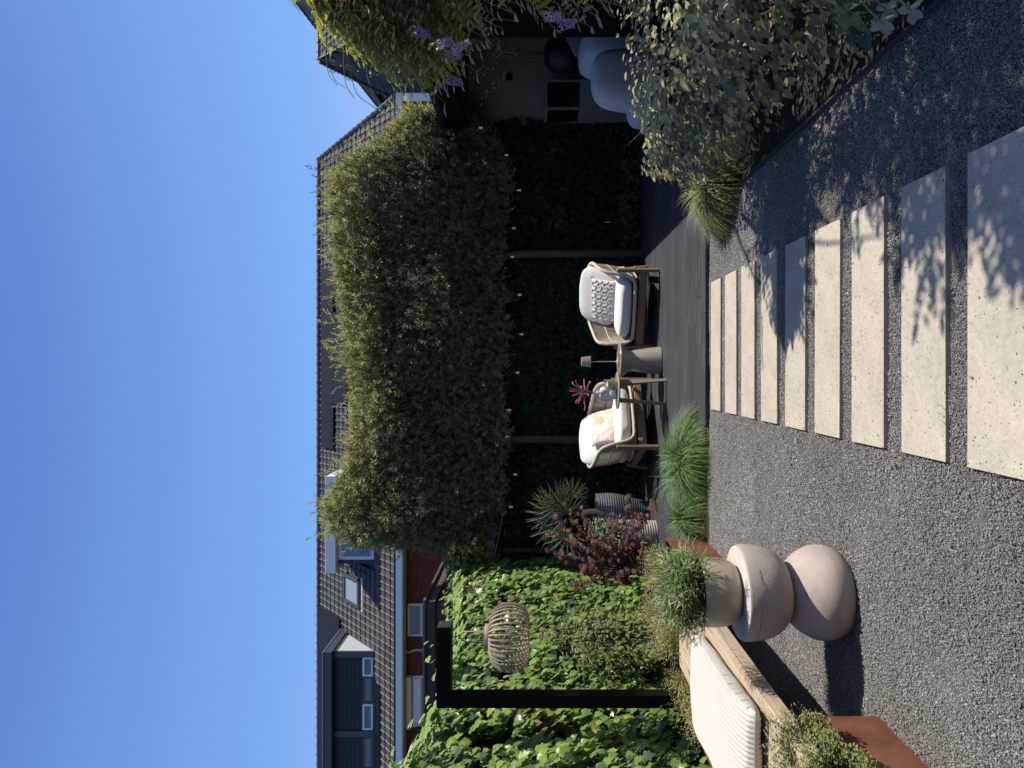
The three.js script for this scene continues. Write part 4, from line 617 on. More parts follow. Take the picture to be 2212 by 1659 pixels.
// ---------------------------------------------------------------- ivy in the shade at the back
{
  const t = thing('ivy', 'dark shaded ivy covering the back fence behind the chairs', 'ivy'), items = [], shadedIvyMats = [leafMat([.013, .028, .012], .15), leafMat([.009, .02, .01], .12), leafMat([.02, .042, .014], .18)].map((m) => { m.clearcoat = .12; m.specularIntensity = .3; return m; });  // near-black greens: the shade of this wall is put into the leaf colour
  for (let i = 0; i < 11500; i++) {
    const x = rr(-2.75, 3.28), y = -.02 + 1.95 * rnd(), dp = Math.pow(rnd(), .6), z = -9.5 + dp * (.12 + .1 * Math.max(-1, noise(x * 1.7, y * 1.7) + .3 * noise(x * 5, y * 5))), s = rr(.055, .1);
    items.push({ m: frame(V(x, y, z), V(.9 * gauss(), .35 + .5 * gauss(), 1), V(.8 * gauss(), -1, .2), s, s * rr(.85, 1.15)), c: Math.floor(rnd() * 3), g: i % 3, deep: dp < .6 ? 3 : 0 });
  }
  pieces(t, 'leaf', 'foliage', ivyGeos, shadedIvyMats, items, 240);
  // leafy ground plants along its foot
  const u = thing('ground_cover', 'low leafy plants along the foot of the shaded back fence', 'ground cover'), li = []; u.userData.kind = 'stuff';
  for (let i = 0; i < 1500; i++) { const x = rr(-2.6, 3.2), h = .38 * (.5 + .7 * Math.abs(noise(x * 1.3, 4))); const y = .03 + h * rnd(); if (rnd() > .55 + noise(x * 1.1)) continue; li.push({ m: frame(V(x, y, -9.3 + .13 * gauss()), V(gauss() * .7, 1, .6 + .5 * gauss()), V(gauss(), .2 + .4 * gauss(), .8), rr(.05, .09)), c: Math.floor(rnd() * 3) }); }
  pieces(u, 'leaf', 'foliage', [ovalGeo], [leafMat([.03, .065, .02], .25), leafMat([.022, .05, .018], .25), leafMat([.04, .085, .025], .25)], li, 0);
}
// ---------------------------------------------------------------- the two trees with a clipped box of a crown
const treeMats = [leafMat([.19, .17, .06], .36), leafMat([.115, .118, .045], .3), leafMat([.3, .275, .085], .45), leafMat([.17, .125, .055], .3), leafMat([.54, .52, .17], .52), leafMat([.4, .4, .135], .48)].map((m) => { m.clearcoat = .5; return m; });
const sprigs = [0, 1, 2].map((k) => { const l = []; const n = 9; for (let i = 0; i < n; i++) { const y = i / n * .105, a = i * 2.4 + k, el = i === n - 1 ? 0 : rr(.5, 1.0), d = V(Math.cos(a) * Math.sin(el), Math.cos(el), Math.sin(a) * Math.sin(el)), nn = V(-Math.cos(a) * Math.cos(el), Math.sin(el), -Math.sin(a) * Math.cos(el)).add(V(.3 * gauss(), .3 * gauss(), .3 * gauss())); l.push(leafStrip(oval(.15), 2, .3, .12).applyMatrix4(frame(V(0, y, 0), nn, d, rr(.036, .052)))); } const st = new THREE.CylinderGeometry(.0007, .0011, .11, 3, 1, true).translate(0, .05, 0); l.push(st); return merge(l); });
const TX0 = -2.3, TX1 = 3.4;
function crownTop(x) { return 3.8 + .1 * noise(x * .9, 7) + .1 * noise(x * 2.6, 1) + .24 * smooth(.4, 1.6, x) - .95 * smooth(2.45, 3.4, x) + .24 * smooth(-1.0, -1.8, x) - .3 * smooth(-2.05, -2.3, x); }
function crownBottom(x) { return 1.76 + .12 * noise(x * 1.5, 9) + .1 * noise(x * 4.4, 2) + .3 * smooth(2.7, 3.4, x) + .32 * smooth(-1.75, -2.3, x); }
function tree(label, x0, x1, trunkX, lean) {
  const t = thing('pleached_tree', label, 'tree', 'two trees with a box-shaped crown over the back fence'), zc = -9.45;
  const tr = taper([V(trunkX + lean, -.1, -9.2), V(trunkX + lean * .6, .7, -9.2), V(trunkX + .01, 1.4, -9.22), V(trunkX - .01, 2.0, -9.28), V(trunkX + .04, 3.0, -9.35)], .053, .042, 40, 14), p = tr.attributes.position; for (let i = 0; i < p.count; i++) { const y = p.getY(i), k = .004 * noise(y * 22, p.getX(i) * 30, 3); p.setX(i, p.getX(i) + k); } tr.computeVertexNormals(); mesh('trunk', tr, M.bark, t);
  for (let i = 0; i < 16; i++) { const y = rr(1.75, 3.0), e = V(rr(x0 + .1, x1 - .1), y + rr(-.1, .6), zc + rr(-.45, .45)), o = V(trunkX + .01, y, -9.3); mesh('limb', taper([o, o.clone().lerp(e, .5).add(V(0, rr(-.05, .1), 0)), e], .022, .006, 12, 6), M.bark, t); }
  const crown = new THREE.Group(); crown.name = 'crown'; t.add(crown); const items = [], N = Math.round((x1 - x0) * 6400);
  for (let i = 0; i < N; i++) {
    const x = lerp(x0, x1, rnd()), b = crownBottom(x), tp = crownTop(x), q = rnd(), y = lerp(b, tp, q), edge = Math.min(1, Math.min(x - TX0, TX1 - x) / .25 + .4), dep = (.36 + .26 * noise(x * 1.2, y * 1.2) + .12 * noise(x * 3.2, y * 3.2)) * edge * (q > .62 ? Math.sqrt(Math.max(.06, 1 - Math.pow((q - .62) / .4, 2))) : .85 + .15 * q / .62), zz = Math.sign(rnd() - .5) * Math.pow(rnd(), .45) * dep, z = zc + zz;
    if (noise(x * 2.1, y * 2.1, z * 2.1 + 4) < -.5) continue;
    const topness = smooth(tp - .35, tp, y), out = V(.7 * gauss() + .7 * (smooth(TX1 - .4, TX1, x) - smooth(TX0 + .4, TX0, x)), .5 + topness * 1.1 + .4 * gauss() - .6 * smooth(b + .3, b, y), Math.sign(zz) * Math.abs(zz) / dep + .5 * gauss());
    const pp = V(x, y, z); if (rnd() < .05) pp.addScaledVector(out, rr(.03, .16));
    const r = rnd(), c = y > tp - .3 - .35 * rnd() ? (r < .4 ? 4 : r < .7 ? 5 : r < .82 ? 2 : r < .9 ? 3 : 0) : (r < .5 ? 1 : r < .8 ? 0 : r < .92 ? 3 : 2);  // paler leaves near the crown top paint in the sunlit band
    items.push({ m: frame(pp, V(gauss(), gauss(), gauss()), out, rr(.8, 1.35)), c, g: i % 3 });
  }
  // loose shoots over the top and at the ends
  for (let k = 0; k < 46; k++) { const x = rr(x0, x1), o = V(x, crownTop(x) - .16, zc + rr(-.35, .35)), d = V(.3 * gauss(), 1, .3 * gauss()), L = rr(.12, .38) * (rnd() < .2 ? 1.4 : 1); for (let i = 0; i < 6; i++) items.push({ m: frame(o.clone().addScaledVector(d, L * i / 5), V(gauss(), .2, gauss()), d.clone().add(V(.7 * gauss(), 0, .7 * gauss())), rr(.7, 1.1)), c: rnd() < .6 ? 4 : 5, g: i % 3 }); }
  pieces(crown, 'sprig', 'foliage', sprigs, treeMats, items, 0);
}
tree('right-hand tree of the clipped pair, trunk behind the right chair', .42, TX1, 1.485, .02);
tree('left-hand tree of the clipped pair, trunk behind the left chair', TX0, .42, -.915, -.0);
// bushy lighter shrub poking out below the left end of the crown
function bush(name, label, cat, c, r, N, geos, mats, size, o = {}) {
  const t = thing(name, label, cat, o.group), items = [], stems = [];
  for (let k = 0; k < (o.stems ?? 5); k++) { const e = V(c.x + r.x * .7 * gauss(), c.y + r.y * rr(.1, .8), c.z + r.z * .7 * gauss()), b = V(c.x + r.x * .25 * gauss(), o.ground ?? c.y - r.y, c.z + r.z * .25 * gauss()); stems.push(taper([b, b.clone().lerp(e, .5).add(V(.04 * gauss(), .02, .04 * gauss())), e], o.sr ?? .009, .003, 12, 6)); }
  stems.forEach((g) => mesh('stem', g, M.stem, t));
  for (let i = 0; i < N; i++) { const d = V(gauss(), gauss(), gauss()).normalize(), q = Math.pow(rnd(), o.fill ?? .5) * (1 + .3 * noise(d.x * 2.3 + c.x, d.y * 2.3, d.z * 2.3)), p = V(c.x + d.x * r.x * q, c.y + d.y * r.y * q, c.z + d.z * r.z * q); if (p.y < (o.floor ?? -9)) continue; if (o.skip && o.skip(p)) continue; items.push({ m: frame(p, V(.8 * gauss(), 1, .8 * gauss()).addScaledVector(d, .4), d.clone().add(V(.8 * gauss(), (o.up ?? .2) + .5 * gauss(), .8 * gauss())), size * rr(.7, 1.3)), c: Math.floor(rnd() * mats.length), g: Math.floor(rnd() * geos.length), deep: q < .6 ? 1 : 0 }); }
  pieces(t, 'leaf', 'foliage', geos, mats, items, o.limit ?? 0); return t;
}
bush('shrub', 'pale green shrub tip showing between the tree crown and the shed', 'shrub', V(-2.35, 2.28, -9.2), V(.3, .34, .3), 900, sprigs, [leafMat([.19, .22, .06], .45), leafMat([.14, .18, .05], .4)], 1, { ground: 1.2 });

// ---------------------------------------------------------------- wisteria at the top right
const leaflet = leafStrip(oval(.19), 4, .25, .22);
const wisteriaGeos = [0, 1].map((k) => { const l = [], L = .24; for (let i = 0; i < 5; i++) for (const s of [-1, 1]) { const y = .05 + i * .038, z = -.12 * (y / L) * (y / L) * L * 2; l.push(leaflet.clone().applyMatrix4(frame(V(s * .004, y, z), V(s * .25 + .25 * gauss(), .3 * gauss() - .1, 1), V(s, .55 + .25 * gauss(), -.55 - .3 * k + .2 * gauss()), rr(.052, .068) * (1 - .05 * i)))); } l.push(leaflet.clone().applyMatrix4(frame(V(0, L, -.1), V(0, -.4, 1), V(0, 1, -.8), .066))); l.push(tube([V(0, -.03, .0), V(0, .1, -.01), V(0, L, -.1)], .0013, 8, 3)); return merge(l); });
{
  const t = thing('wisteria', 'wisteria with yellow-green leaves draped from the veranda corner', 'climbing plant');
  const wm = [leafMat([.46, .46, .06], .6), leafMat([.32, .4, .06], .58), leafMat([.17, .25, .05], .52), leafMat([.5, .44, .09], .6)], items = [];
  // left limit of the drape for a height
  const edgeAt = (y) => { const s = [[.5, 2.5], [.95, 2.48], [1.3, 2.44], [1.55, 2.44], [1.78, 2.36], [1.95, 2.32], [2.05, 2.12], [2.2, 2.02], [2.35, 2.05], [2.5, 2.14], [2.7, 2.3], [2.92, 2.5], [3.2, 2.75]]; let k = 1; while (k < s.length - 1 && s[k][0] < y) k++; const t = clamp((y - s[k - 1][0]) / (s[k][0] - s[k - 1][0]), 0, 1); return lerp(s[k - 1][1], s[k][1], t); };
  for (let i = 0; i < 620; i++) { // hanging drape in front of the beam
    const K = .9, yy = rnd() < .86 ? rr(2.0, 2.95) : rr(.9, 2.0), y = EYE + (yy - EYE) * K, d = 4.15 + .2 * gauss(), x0 = edgeAt(yy) * K + .05 * noise(y * 5, d * 3), x = x0 + Math.pow(rnd(), 1.5) * .85; if (yy < 2.0 && rnd() < .25) continue;
    const out = V(-.8 + .6 * gauss(), -.55 + .5 * gauss(), .5 + .6 * gauss()), inn = (x - x0) / .95;
    items.push({ m: frame(V(x, y, -d), V(-.3 + .5 * gauss(), .9, .5 * gauss() + .2), out, rr(.95, 1.45)), c: inn < .22 ? (rnd() < .5 ? 0 : 3) : rnd() < .4 ? 1 : 2, g: i % 2, deep: inn > .4 ? 1 : 0 });  // edge leaves get the brightest colours, painting in the sun shining through
  }
  const canopyEdge = (d0) => { const d = d0 + .16; const s = [[2, 2.1], [2.4, 2.14], [2.8, 2.34], [3.2, 2.42], [3.6, 2.64], [4.03, 2.24], [4.48, 2.2], [4.68, 2.45], [4.9, 2.9]]; let k = 1; while (k < 8 && s[k][0] < d) k++; return lerp(s[k - 1][1], s[k][1], clamp((d - s[k - 1][0]) / (s[k][0] - s[k - 1][0]), 0, 1)); };
  for (let i = 0; i < 4200; i++) { // the canopy above, mostly outside the picture: it shades the path
    const d = rr(2.0, 4.9), x = rr(1.95, 4.4), z = -d, y = 2.72 + .16 * gauss() + .1 * noise(x * 2, d * 2), e = x - canopyEdge(d) - .1 * noise(d * 1.7, 2) - .14 * noise(d * 5, 1); if (e < 0 || (x > 2.55 + .1 * noise(d * 4) && d > 2.6 && d < 4.15 && (x > 2.92 || rnd() < .5)) || (d < 2.6 && rnd() < .5) || (d < 3.9 && x < .5 * d + .1)) continue; if (noise(x * 2.3, d * 2.3, 8) < -.28 + .25 * smooth(.7, 0, e)) continue;
    items.push({ m: frame(V(x, y, z), V(.5 * gauss(), 1, .5 * gauss()), V(gauss(), -.5 + .3 * gauss(), gauss()), rr(1, 1.45)), c: rnd() < .5 ? 1 : 2, g: i % 2, deep: 3 });
  }
  pieces(t, 'leaf', 'foliage', wisteriaGeos, wm, items, 260);
  for (const pts of [[V(3.2, 2.6, -5.5), V(2.8, 2.72, -5.1), V(2.3, 2.6, -4.6), V(2.05, 2.4, -4.5)], [V(3.3, 2.65, -5.4), V(3, 2.8, -4.6), V(2.6, 2.85, -3.8), V(2.4, 2.75, -3)], [V(3.12, .2, -5.9), V(3.05, 1.2, -5.8), V(3.15, 2.2, -5.6), V(2.9, 2.65, -5.2)], [V(2.9, 2.7, -5.0), V(2.5, 2.4, -4.6), V(2.25, 1.9, -4.5), V(2.2, 1.5, -4.5)]]) mesh('vine', taper(pts, .02, .006, 30, 7), M.bark, t);
  // flower clusters
  const fm = [leafMat([.42, .37, .6], .35), leafMat([.58, .54, .7], .35)], petal = leafStrip(oval(.42), 2, .5, .2);
  const racemes = [0, 1].map(() => { const l = []; for (let i = 0; i < 42; i++) { const y = -i / 42 * .15, r = .042 * (1 - .6 * i / 42), a = i * 2.4, d = V(Math.cos(a), -.3 + .4 * gauss(), Math.sin(a)); for (let q = 0; q < 2; q++) l.push(petal.clone().applyMatrix4(frame(V(Math.cos(a) * r * .6, y, Math.sin(a) * r * .6), V(gauss(), .6 + gauss() * .5, gauss()), d.clone().add(V(.5 * gauss(), .5 * gauss(), .5 * gauss())), rr(.02, .032)))); } l.push(new THREE.CylinderGeometry(.0012, .0012, .2, 4).translate(0, -.08, 0)); return merge(l); });
  [[915, 66, 4.25, .2], [965, 98, 4.2, .5], [985, 118, 4.25, .3], [1000, 108, 4.2, 0], [985, 172, 4.3, .7], [1198, 36, 4.2, .3], [1225, 58, 4.2, .5]].forEach(([x, y, d, k], i) => { const m = mesh('flower_cluster', racemes[i % 2], fm[i % 2], t); m.position.copy(at(x - 22, y, d - .42)); m.rotation.set(.3 * gauss(), rr(0, 6), -.4 + k * .3); m.scale.setScalar(rr(.55, .75)); });
  // whips hanging left over the sky
  for (const [a, b, c, e] of [[[700, 60], [745, 112], [800, 160], [838, 187]], [[745, 85], [845, 118], [902, 150], [836, 205]], [[690, 70], [712, 140], [722, 170], [745, 190]], [[757, 95], [758, 150], [770, 200], [812, 235]]].slice(2)) mesh('shoot', tube([at(...a, 4.5), at(...b, 4.5), at(...c, 4.5), at(...e, 4.45)], .0022, 24, 5), M.stem, t);
  for (const [y0, x0, L] of [[112, 705, 72], [118, 742, 95], [92, 790, 118]]) { const pts = [at(x0, y0 - 35, 4.5), at(x0 + 1, y0 + L * .3, 4.5), at(x0 + 6, y0 + L * .7, 4.5), at(x0 + 24, y0 + L, 4.48)]; mesh('shoot', tube(pts, .0022, 24, 5), leafMat([.16, .15, .05], 0), t); const cv = new THREE.CatmullRomCurve3(pts); for (let k = 0; k < 3; k++) { const m = mesh('leaf', wisteriaGeos[k % 2], wm[k % 2 ? 3 : 0], t); m.matrix.copy(frame(cv.getPoint(.1 + k * .2), V(.3 * gauss(), .3, 1), V(-.4, -.9, .2), .42 - k * .09)); m.matrix.decompose(m.position, m.quaternion, m.scale); } }
}
// ---------------------------------------------------------------- grey-leaved shrub on the right
{
  const t = thing('shrub', 'large grey-green shrub with oval leaves at the right of the path', 'shrub'), sm = [leafMat([.25, .235, .085], .36), leafMat([.175, .175, .06], .34), leafMat([.52, .49, .2], .46), leafMat([.12, .135, .06], .27)], items = [];
  const topAt = (x, d) => .76 - .14 * smooth(4.2, 4.9, d) + .16 * smooth(1.6, 2.4, x) + .1 * noise(x * 2.2, d * 2.2) ;
  for (let i = 0; i < 6000; i++) {
    const d = rr(2.35, 5.15), back = smooth(2.35, 2.7, d), x0 = 1.36 + .1 * noise(d * 2.2, 3) + .08 * smooth(2.9, 2.35, d) + .12 * smooth(4.8, 5.15, d), x = x0 + Math.pow(rnd(), 1.7) * 1.5, tp = topAt(x, d), low = .08 + .12 * smooth(3.9, 2.9, d) * smooth(.2, 1.2, x - x0 + .5), y = lerp(low, tp, Math.pow(rnd(), .62));
    const side = smooth(.35, 0, x - x0), up = smooth(tp - .25, tp, y); if (side + up < .35 && rnd() < .5) continue; const px = x + side * .12 * Math.pow(1 - Math.abs(y / tp - .5) * 2, 1) * -1;
    const out = V(-side * .9 + .6 * gauss(), .35 + .5 * up + .4 * gauss(), .35 + .6 * gauss()), big = d < 3.4 && rnd() < .3 ? 1.4 : 1;
    items.push({ m: frame(V(px, y, -d), V(-.4 * side + 1.0 * gauss(), .9 + .4 * gauss(), .2 + .9 * gauss()), out.add(V(.5 * gauss(), .5 * gauss(), .5 * gauss())), rr(.034, .062) * big), c: up > .5 && rnd() < .55 ? 2 : rnd() < .35 ? 0 : rnd() < .5 ? 1 : rnd() < .4 ? 2 : 3, g: rnd() < .7 ? 0 : 1, deep: side + up < .5 ? 1 : 0 });  // top leaves favour the palest colour: sunlight painted along the upper edge
  }
  pieces(t, 'leaf', 'foliage', [ovalGeo, broadGeo], sm, items, 300);
  for (let k = 0; k < 22; k++) { const b = V(rr(1.65, 2.2), 0, -rr(2.7, 4.6)), e = V(b.x + rr(-.5, .4), rr(.5, .8), b.z + rr(-.45, .45)); mesh('branch', taper([b, b.clone().lerp(e, .45).add(V(.08 * gauss(), .06, .08 * gauss())), e], rr(.012, .03), .005, 16, 7), M.bark, t); }
  // leaf litter under it
  const lit = thing('leaf_litter', 'dry brown leaves and twigs on the soil under the shrub', 'leaf litter'); lit.userData.kind = 'stuff'; const ll = []; for (let i = 0; i < 700; i++) ll.push({ m: frame(V(1.3 + 1.3 * rnd(), .012 + .015 * rnd(), -rr(1.9, 5)), V(.4 * gauss(), 1, .4 * gauss()), V(gauss(), 0, gauss()), rr(.03, .07)), c: Math.floor(rnd() * 3) }); pieces(lit, 'leaf', 'litter', [ovalGeo], [leafMat([.06, .04, .025], .1), leafMat([.045, .033, .022], .1), leafMat([.1, .075, .04], .1)], ll, 0);
}
{ // hellebore
  const t = thing('hellebore', 'hellebore with divided leaves and pale green flowers at the edge of the bed', 'plant'), lm = leafMat([.06, .1, .055], .25), fl = leafMat([.3, .34, .12], .4), fw = leafMat([.45, .46, .36], .4);
  for (const [px, py, d, n] of [[1830, 26, 2.72, 7], [1800, 12, 2.8, 7], [1880, 40, 2.68, 5], [1850, 60, 2.75, 6]]) { const c = at(px, py, d); for (let i = 0; i < n; i++) { const a = i / n * TAU; const m = mesh('leaf', slimGeo, lm, t); frame(c, V(.4 * Math.cos(a), 1, .4 * Math.sin(a) + .5), V(Math.cos(a), -.35, Math.sin(a)), rr(.09, .13), .12).decompose(m.position, m.quaternion, m.scale); } mesh('stem', tube([V(c.x + .25, 0, c.z - .02), V(c.x + .12, c.y * .7, c.z), c], .004, 10, 6), leafMat([.15, .2, .06], .1), t); }
  for (const [px, py, d, m0] of [[1822, 30, 2.6, fl], [1838, 40, 2.58, fl], [1908, 52, 2.4, fw], [1915, 22, 2.42, fw], [1968, 24, 2.3, fw]]) { const c = at(px, py, d); for (let i = 0; i < 5; i++) { const a = i / 5 * TAU + px, m = mesh('petal', broadGeo, m0, t); frame(c, V(.6 * Math.cos(a), .7, .8 + .6 * Math.sin(a)), V(Math.cos(a), Math.sin(a) - .4, .3), .042, .055).decompose(m.position, m.quaternion, m.scale); } mesh('stem', tube([V(c.x + .3, .02, c.z - .1), V(c.x + .12, c.y + .05, c.z - .05), c], .0035, 12, 6), leafMat([.25, .28, .12], .1), t); }
}
// ---------------------------------------------------------------- grasses
const bladeGeos = [0, 1, 2, 3].map((k) => { const n = 7, pos = [], idx = [], b = [.35, .7, 1.1, 1.5][k]; for (let i = 0; i <= n; i++) { const s = i / n, a = b * s * s * 1.1, w = .0105 * (1 - s * s) + .0008, y = s * Math.cos(a * .8), z = s * Math.sin(a * .9); pos.push(-w, y, z, w, y, z); } for (let i = 0; i < n; i++) { const a = i * 2; idx.push(a, a + 1, a + 3, a, a + 3, a + 2); } return geoFrom(pos, idx); });
const grassMats = [leafMat([.1, .23, .018], .4, { clearcoat: .6 }), leafMat([.15, .31, .028], .45, { clearcoat: .6 }), leafMat([.05, .125, .018], .35, { clearcoat: .6 }), leafMat([.28, .36, .09], .4)];
function grass(label, c, rad, len, N, ms = grassMats, aim = V(0, 0, 0)) {
  const t = thing('grass_tuft', label, 'grass', 'tufts of fine grass along the deck'), items = [];
  for (let i = 0; i < N; i++) { const a = rr(0, TAU), q = Math.sqrt(rnd()), o = V(c.x + Math.cos(a) * q * rad * .55, c.y, c.z + Math.sin(a) * q * rad * .55), dir = V(Math.cos(a) * q, 0, Math.sin(a) * q).add(V(.5 * gauss(), 0, .5 * gauss())).add(aim), L = len * rr(.65, 1.15), m = new THREE.Matrix4(), y = V(dir.x * .55, 1, dir.z * .55).normalize(), f = dir.clone().addScaledVector(y, -dir.dot(y)).normalize(), x = V().crossVectors(y, f); m.makeBasis(x.multiplyScalar(L * rr(.7, 1.2) * .36 / L), y.multiplyScalar(L), f.multiplyScalar(L)).setPosition(o); const r = rnd(); items.push({ m, g: Math.floor(clamp(q * 3 + rr(0, 1.3), 0, 3.99)), c: r < .36 ? 0 : r < .6 ? 1 : r < .94 ? 2 : 3 }); }
  pieces(t, 'blade', 'blades', bladeGeos, ms, items, 0); return t;
}
grass('large bright grass tuft left of the deck corner, in front of the left chair', V(-.76, -.01, -6.12), .24, .37, 2000, grassMats, V(0, 0, -.1));
grass('middle grass tuft, low and partly shaded, left of the largest tuft', V(-1.06, -.01, -6.28), .14, .28, 450);
grass('grass tuft against the rusted planter end', V(-1.28, -.01, -6.12), .17, .33, 1200, grassMats, V(0, 0, -.1));
grass('small grass tuft behind the largest tuft', V(-.95, -.01, -6.38), .16, .36, 500);
grass('lone yellow-green grass tuft at the right corner of the deck, below the shrub', V(1.34, -.01, -5.25), .22, .34, 2200, [leafMat([.2, .28, .04], .42), leafMat([.3, .36, .06], .45), leafMat([.12, .19, .03], .38), leafMat([.4, .4, .14], .4)], V(-.25, 0, .1));
{ // dry thatch at the foot of the tufts
  const t = thing('dry_thatch', 'straw-coloured dry grass on the soil at the deck corner', 'dry grass'); t.userData.kind = 'stuff'; const l = []; for (let i = 0; i < 1500; i++) { const x = rnd() < .5 ? rr(-.75, -.48) : rr(-1.38, -.5); l.push({ m: frame(V(x, -.008 + .03 * rnd(), -rr(5.77, 5.95)), V(.3 * gauss(), 1, .3 * gauss()), V(gauss(), .15 * gauss(), gauss()), rr(.05, .12), .1), c: i % 2, g: i % 4 }); } pieces(t, 'blade', 'blades', bladeGeos, [leafMat([.3, .23, .12], .2), leafMat([.2, .16, .09], .2)], l, 0);
}
// lavender in the beige pot
{
  const t = thing('lavender', 'grey-green lavender growing in the beige glazed pot', 'plant'), lm = [leafMat([.22, .32, .07], .38), leafMat([.38, .43, .2], .4), leafMat([.13, .23, .05], .32)];
  const lav = [0, 1, 2].map(() => { const l = []; for (let i = 0; i < 22; i++) { const y = .01 + i / 22 * .1, a = i * 2.4, el = lerp(.95, .25, i / 22); l.push(leafStrip(oval(.05), 2, .2, .25).applyMatrix4(frame(V(0, y, 0), V(-Math.cos(a) * .8, .8, -Math.sin(a) * .8), V(Math.cos(a) * Math.sin(el), Math.cos(el), Math.sin(a) * Math.sin(el)), rr(.035, .055)))); } l.push(new THREE.CylinderGeometry(.0008, .0014, .11, 4, 1, true).translate(0, .055, 0)); return merge(l); });
  const items = []; for (let i = 0; i < 400; i++) { const a = rr(0, TAU), q = Math.sqrt(rnd()); if (Math.cos(a - 3.6) > .9 && q > .3) continue; if (q > .75 && Math.sin(a) > .2 && rnd() < .4) continue; const o = V(STK.x + Math.cos(a) * q * .135, STK.y + .615 + .05 * (1 - q) + .08 * rnd(), STK.z + Math.sin(a) * q * .135); items.push({ m: frame(o, V(gauss(), .2, gauss()), V(Math.cos(a) * q * .4 + .15 * gauss(), 1, Math.sin(a) * q * .4 + .15 * gauss()), rr(.8, 1.35)), c: i % 3, g: i % 3 }); }
  pieces(t, 'tuft', 'foliage', lav, lm, items, 0);
  for (let i = 0; i < 46; i++) { const a = rr(0, TAU), q = Math.sqrt(rnd()), o = V(STK.x + Math.cos(a) * q * .12, STK.y + .63, STK.z + Math.sin(a) * q * .12), h = rr(.17, .27), e = o.clone().add(V(Math.cos(a) * q * .14 + .04 * gauss(), h, Math.sin(a) * q * .14 + .04 * gauss())); mesh('stem', tube([o, o.clone().lerp(e, .5).add(V(.008 * gauss(), .01, 0)), e], .0014, 8, 4), lm[0], t); if (i % 2) mesh('flower_spike', taper([e, e.clone().add(V(0, .014, 0)), e.clone().add(V(0, .03, 0))], .004, .0025, 6, 6), leafMat([.2, .2, .13], .1), t); }
}
// creeping wire plant on the planters
{
  const dot = leafStrip(oval(.45), 2, .15, .1), cm = [leafMat([.4, .36, .07], .42), leafMat([.28, .3, .06], .42), leafMat([.46, .39, .11], .42), leafMat([.25, .16, .06], .3)], gm = [leafMat([.22, .27, .045], .42), leafMat([.15, .21, .04], .4), leafMat([.28, .31, .065], .42), leafMat([.24, .17, .06], .3)];
  const creep = (label, ms, spots, N, s) => { const t = thing('wire_plant', label, 'plant', 'creeping wire plants on the rusted planters'), items = [], wires = []; for (let i = 0; i < N; i++) { const k = spots[Math.floor(rnd() * spots.length)], d = V(gauss(), gauss(), gauss()), q = Math.pow(rnd(), .55), dn = d.clone().normalize(), p = V(k[0] + dn.x * k[3] * q, k[1] + dn.y * k[4] * q, k[2] + dn.z * k[5] * q); if (p.y < (k[6] ?? .27) && p.x < -1.4) p.y = (k[6] ?? .27) + .02 * rnd(); if (noise(p.x * 9, p.y * 9, p.z * 9) < -.3) continue; items.push({ m: frame(p, V(.8 * gauss(), 1, .8 * gauss()), V(gauss(), gauss(), gauss()), s * rr(.7, 1.4)), c: rnd() < .4 ? 0 : rnd() < .5 ? 1 : rnd() < .6 ? 2 : 3 }); if (i % 60 === 0) { const e = p.clone().add(V(dn.x * .05, dn.y * .04 + .02, dn.z * .05)); wires.push(tube([V(k[0], k[1] - k[4] * .5, k[2]), p.clone().lerp(V(k[0], k[1], k[2]), .3), e], .0008, 8, 3)); for (let q2 = 0; q2 < 5; q2++) items.push({ m: frame(p.clone().lerp(e, q2 / 4), V(gauss(), 1, gauss()), V(gauss(), gauss(), gauss()), s), c: 0 }); } } stuff(mesh('wires', merge(wires), mat([.09, .045, .025], .8), t)); pieces(t, 'leaf', 'foliage', [dot], ms, items, 0); };
  const a = []; for (let i = 0; i < 16; i++) a.push([-1.5 - .1 * rnd() - (i % 3) * .2, .4 + .05 * rnd(), -5.88 + i * .068, .15, .14, .12]); creep('golden creeping wire plant along the far planter beyond the bench', cm, a, 17000, .0115);
  const c = []; for (let i = 0; i < 9; i++) c.push([-2.12 - .1 * rnd(), .36 + .03 * rnd(), -5.0 + i * .09, .11, .12, .11]); creep('olive wire plant behind the far end of the bench', cm, c, 4500, .0105);
  const b = []; for (let i = 0; i < 26; i++) b.push([-1.38 - .3 * rnd(), .38 + .05 * rnd(), -2.76 + i * .034, .1, .085, .1, .3]); for (let i = 0; i < 4; i++) b.push([-1.36, .31 - .02 * i, -2.72 + i * .14, .05, .06, .08, .1]); creep('green wire plant spilling over the nearest rusted planter and the bench end', gm, b, 26000, .0115);
}
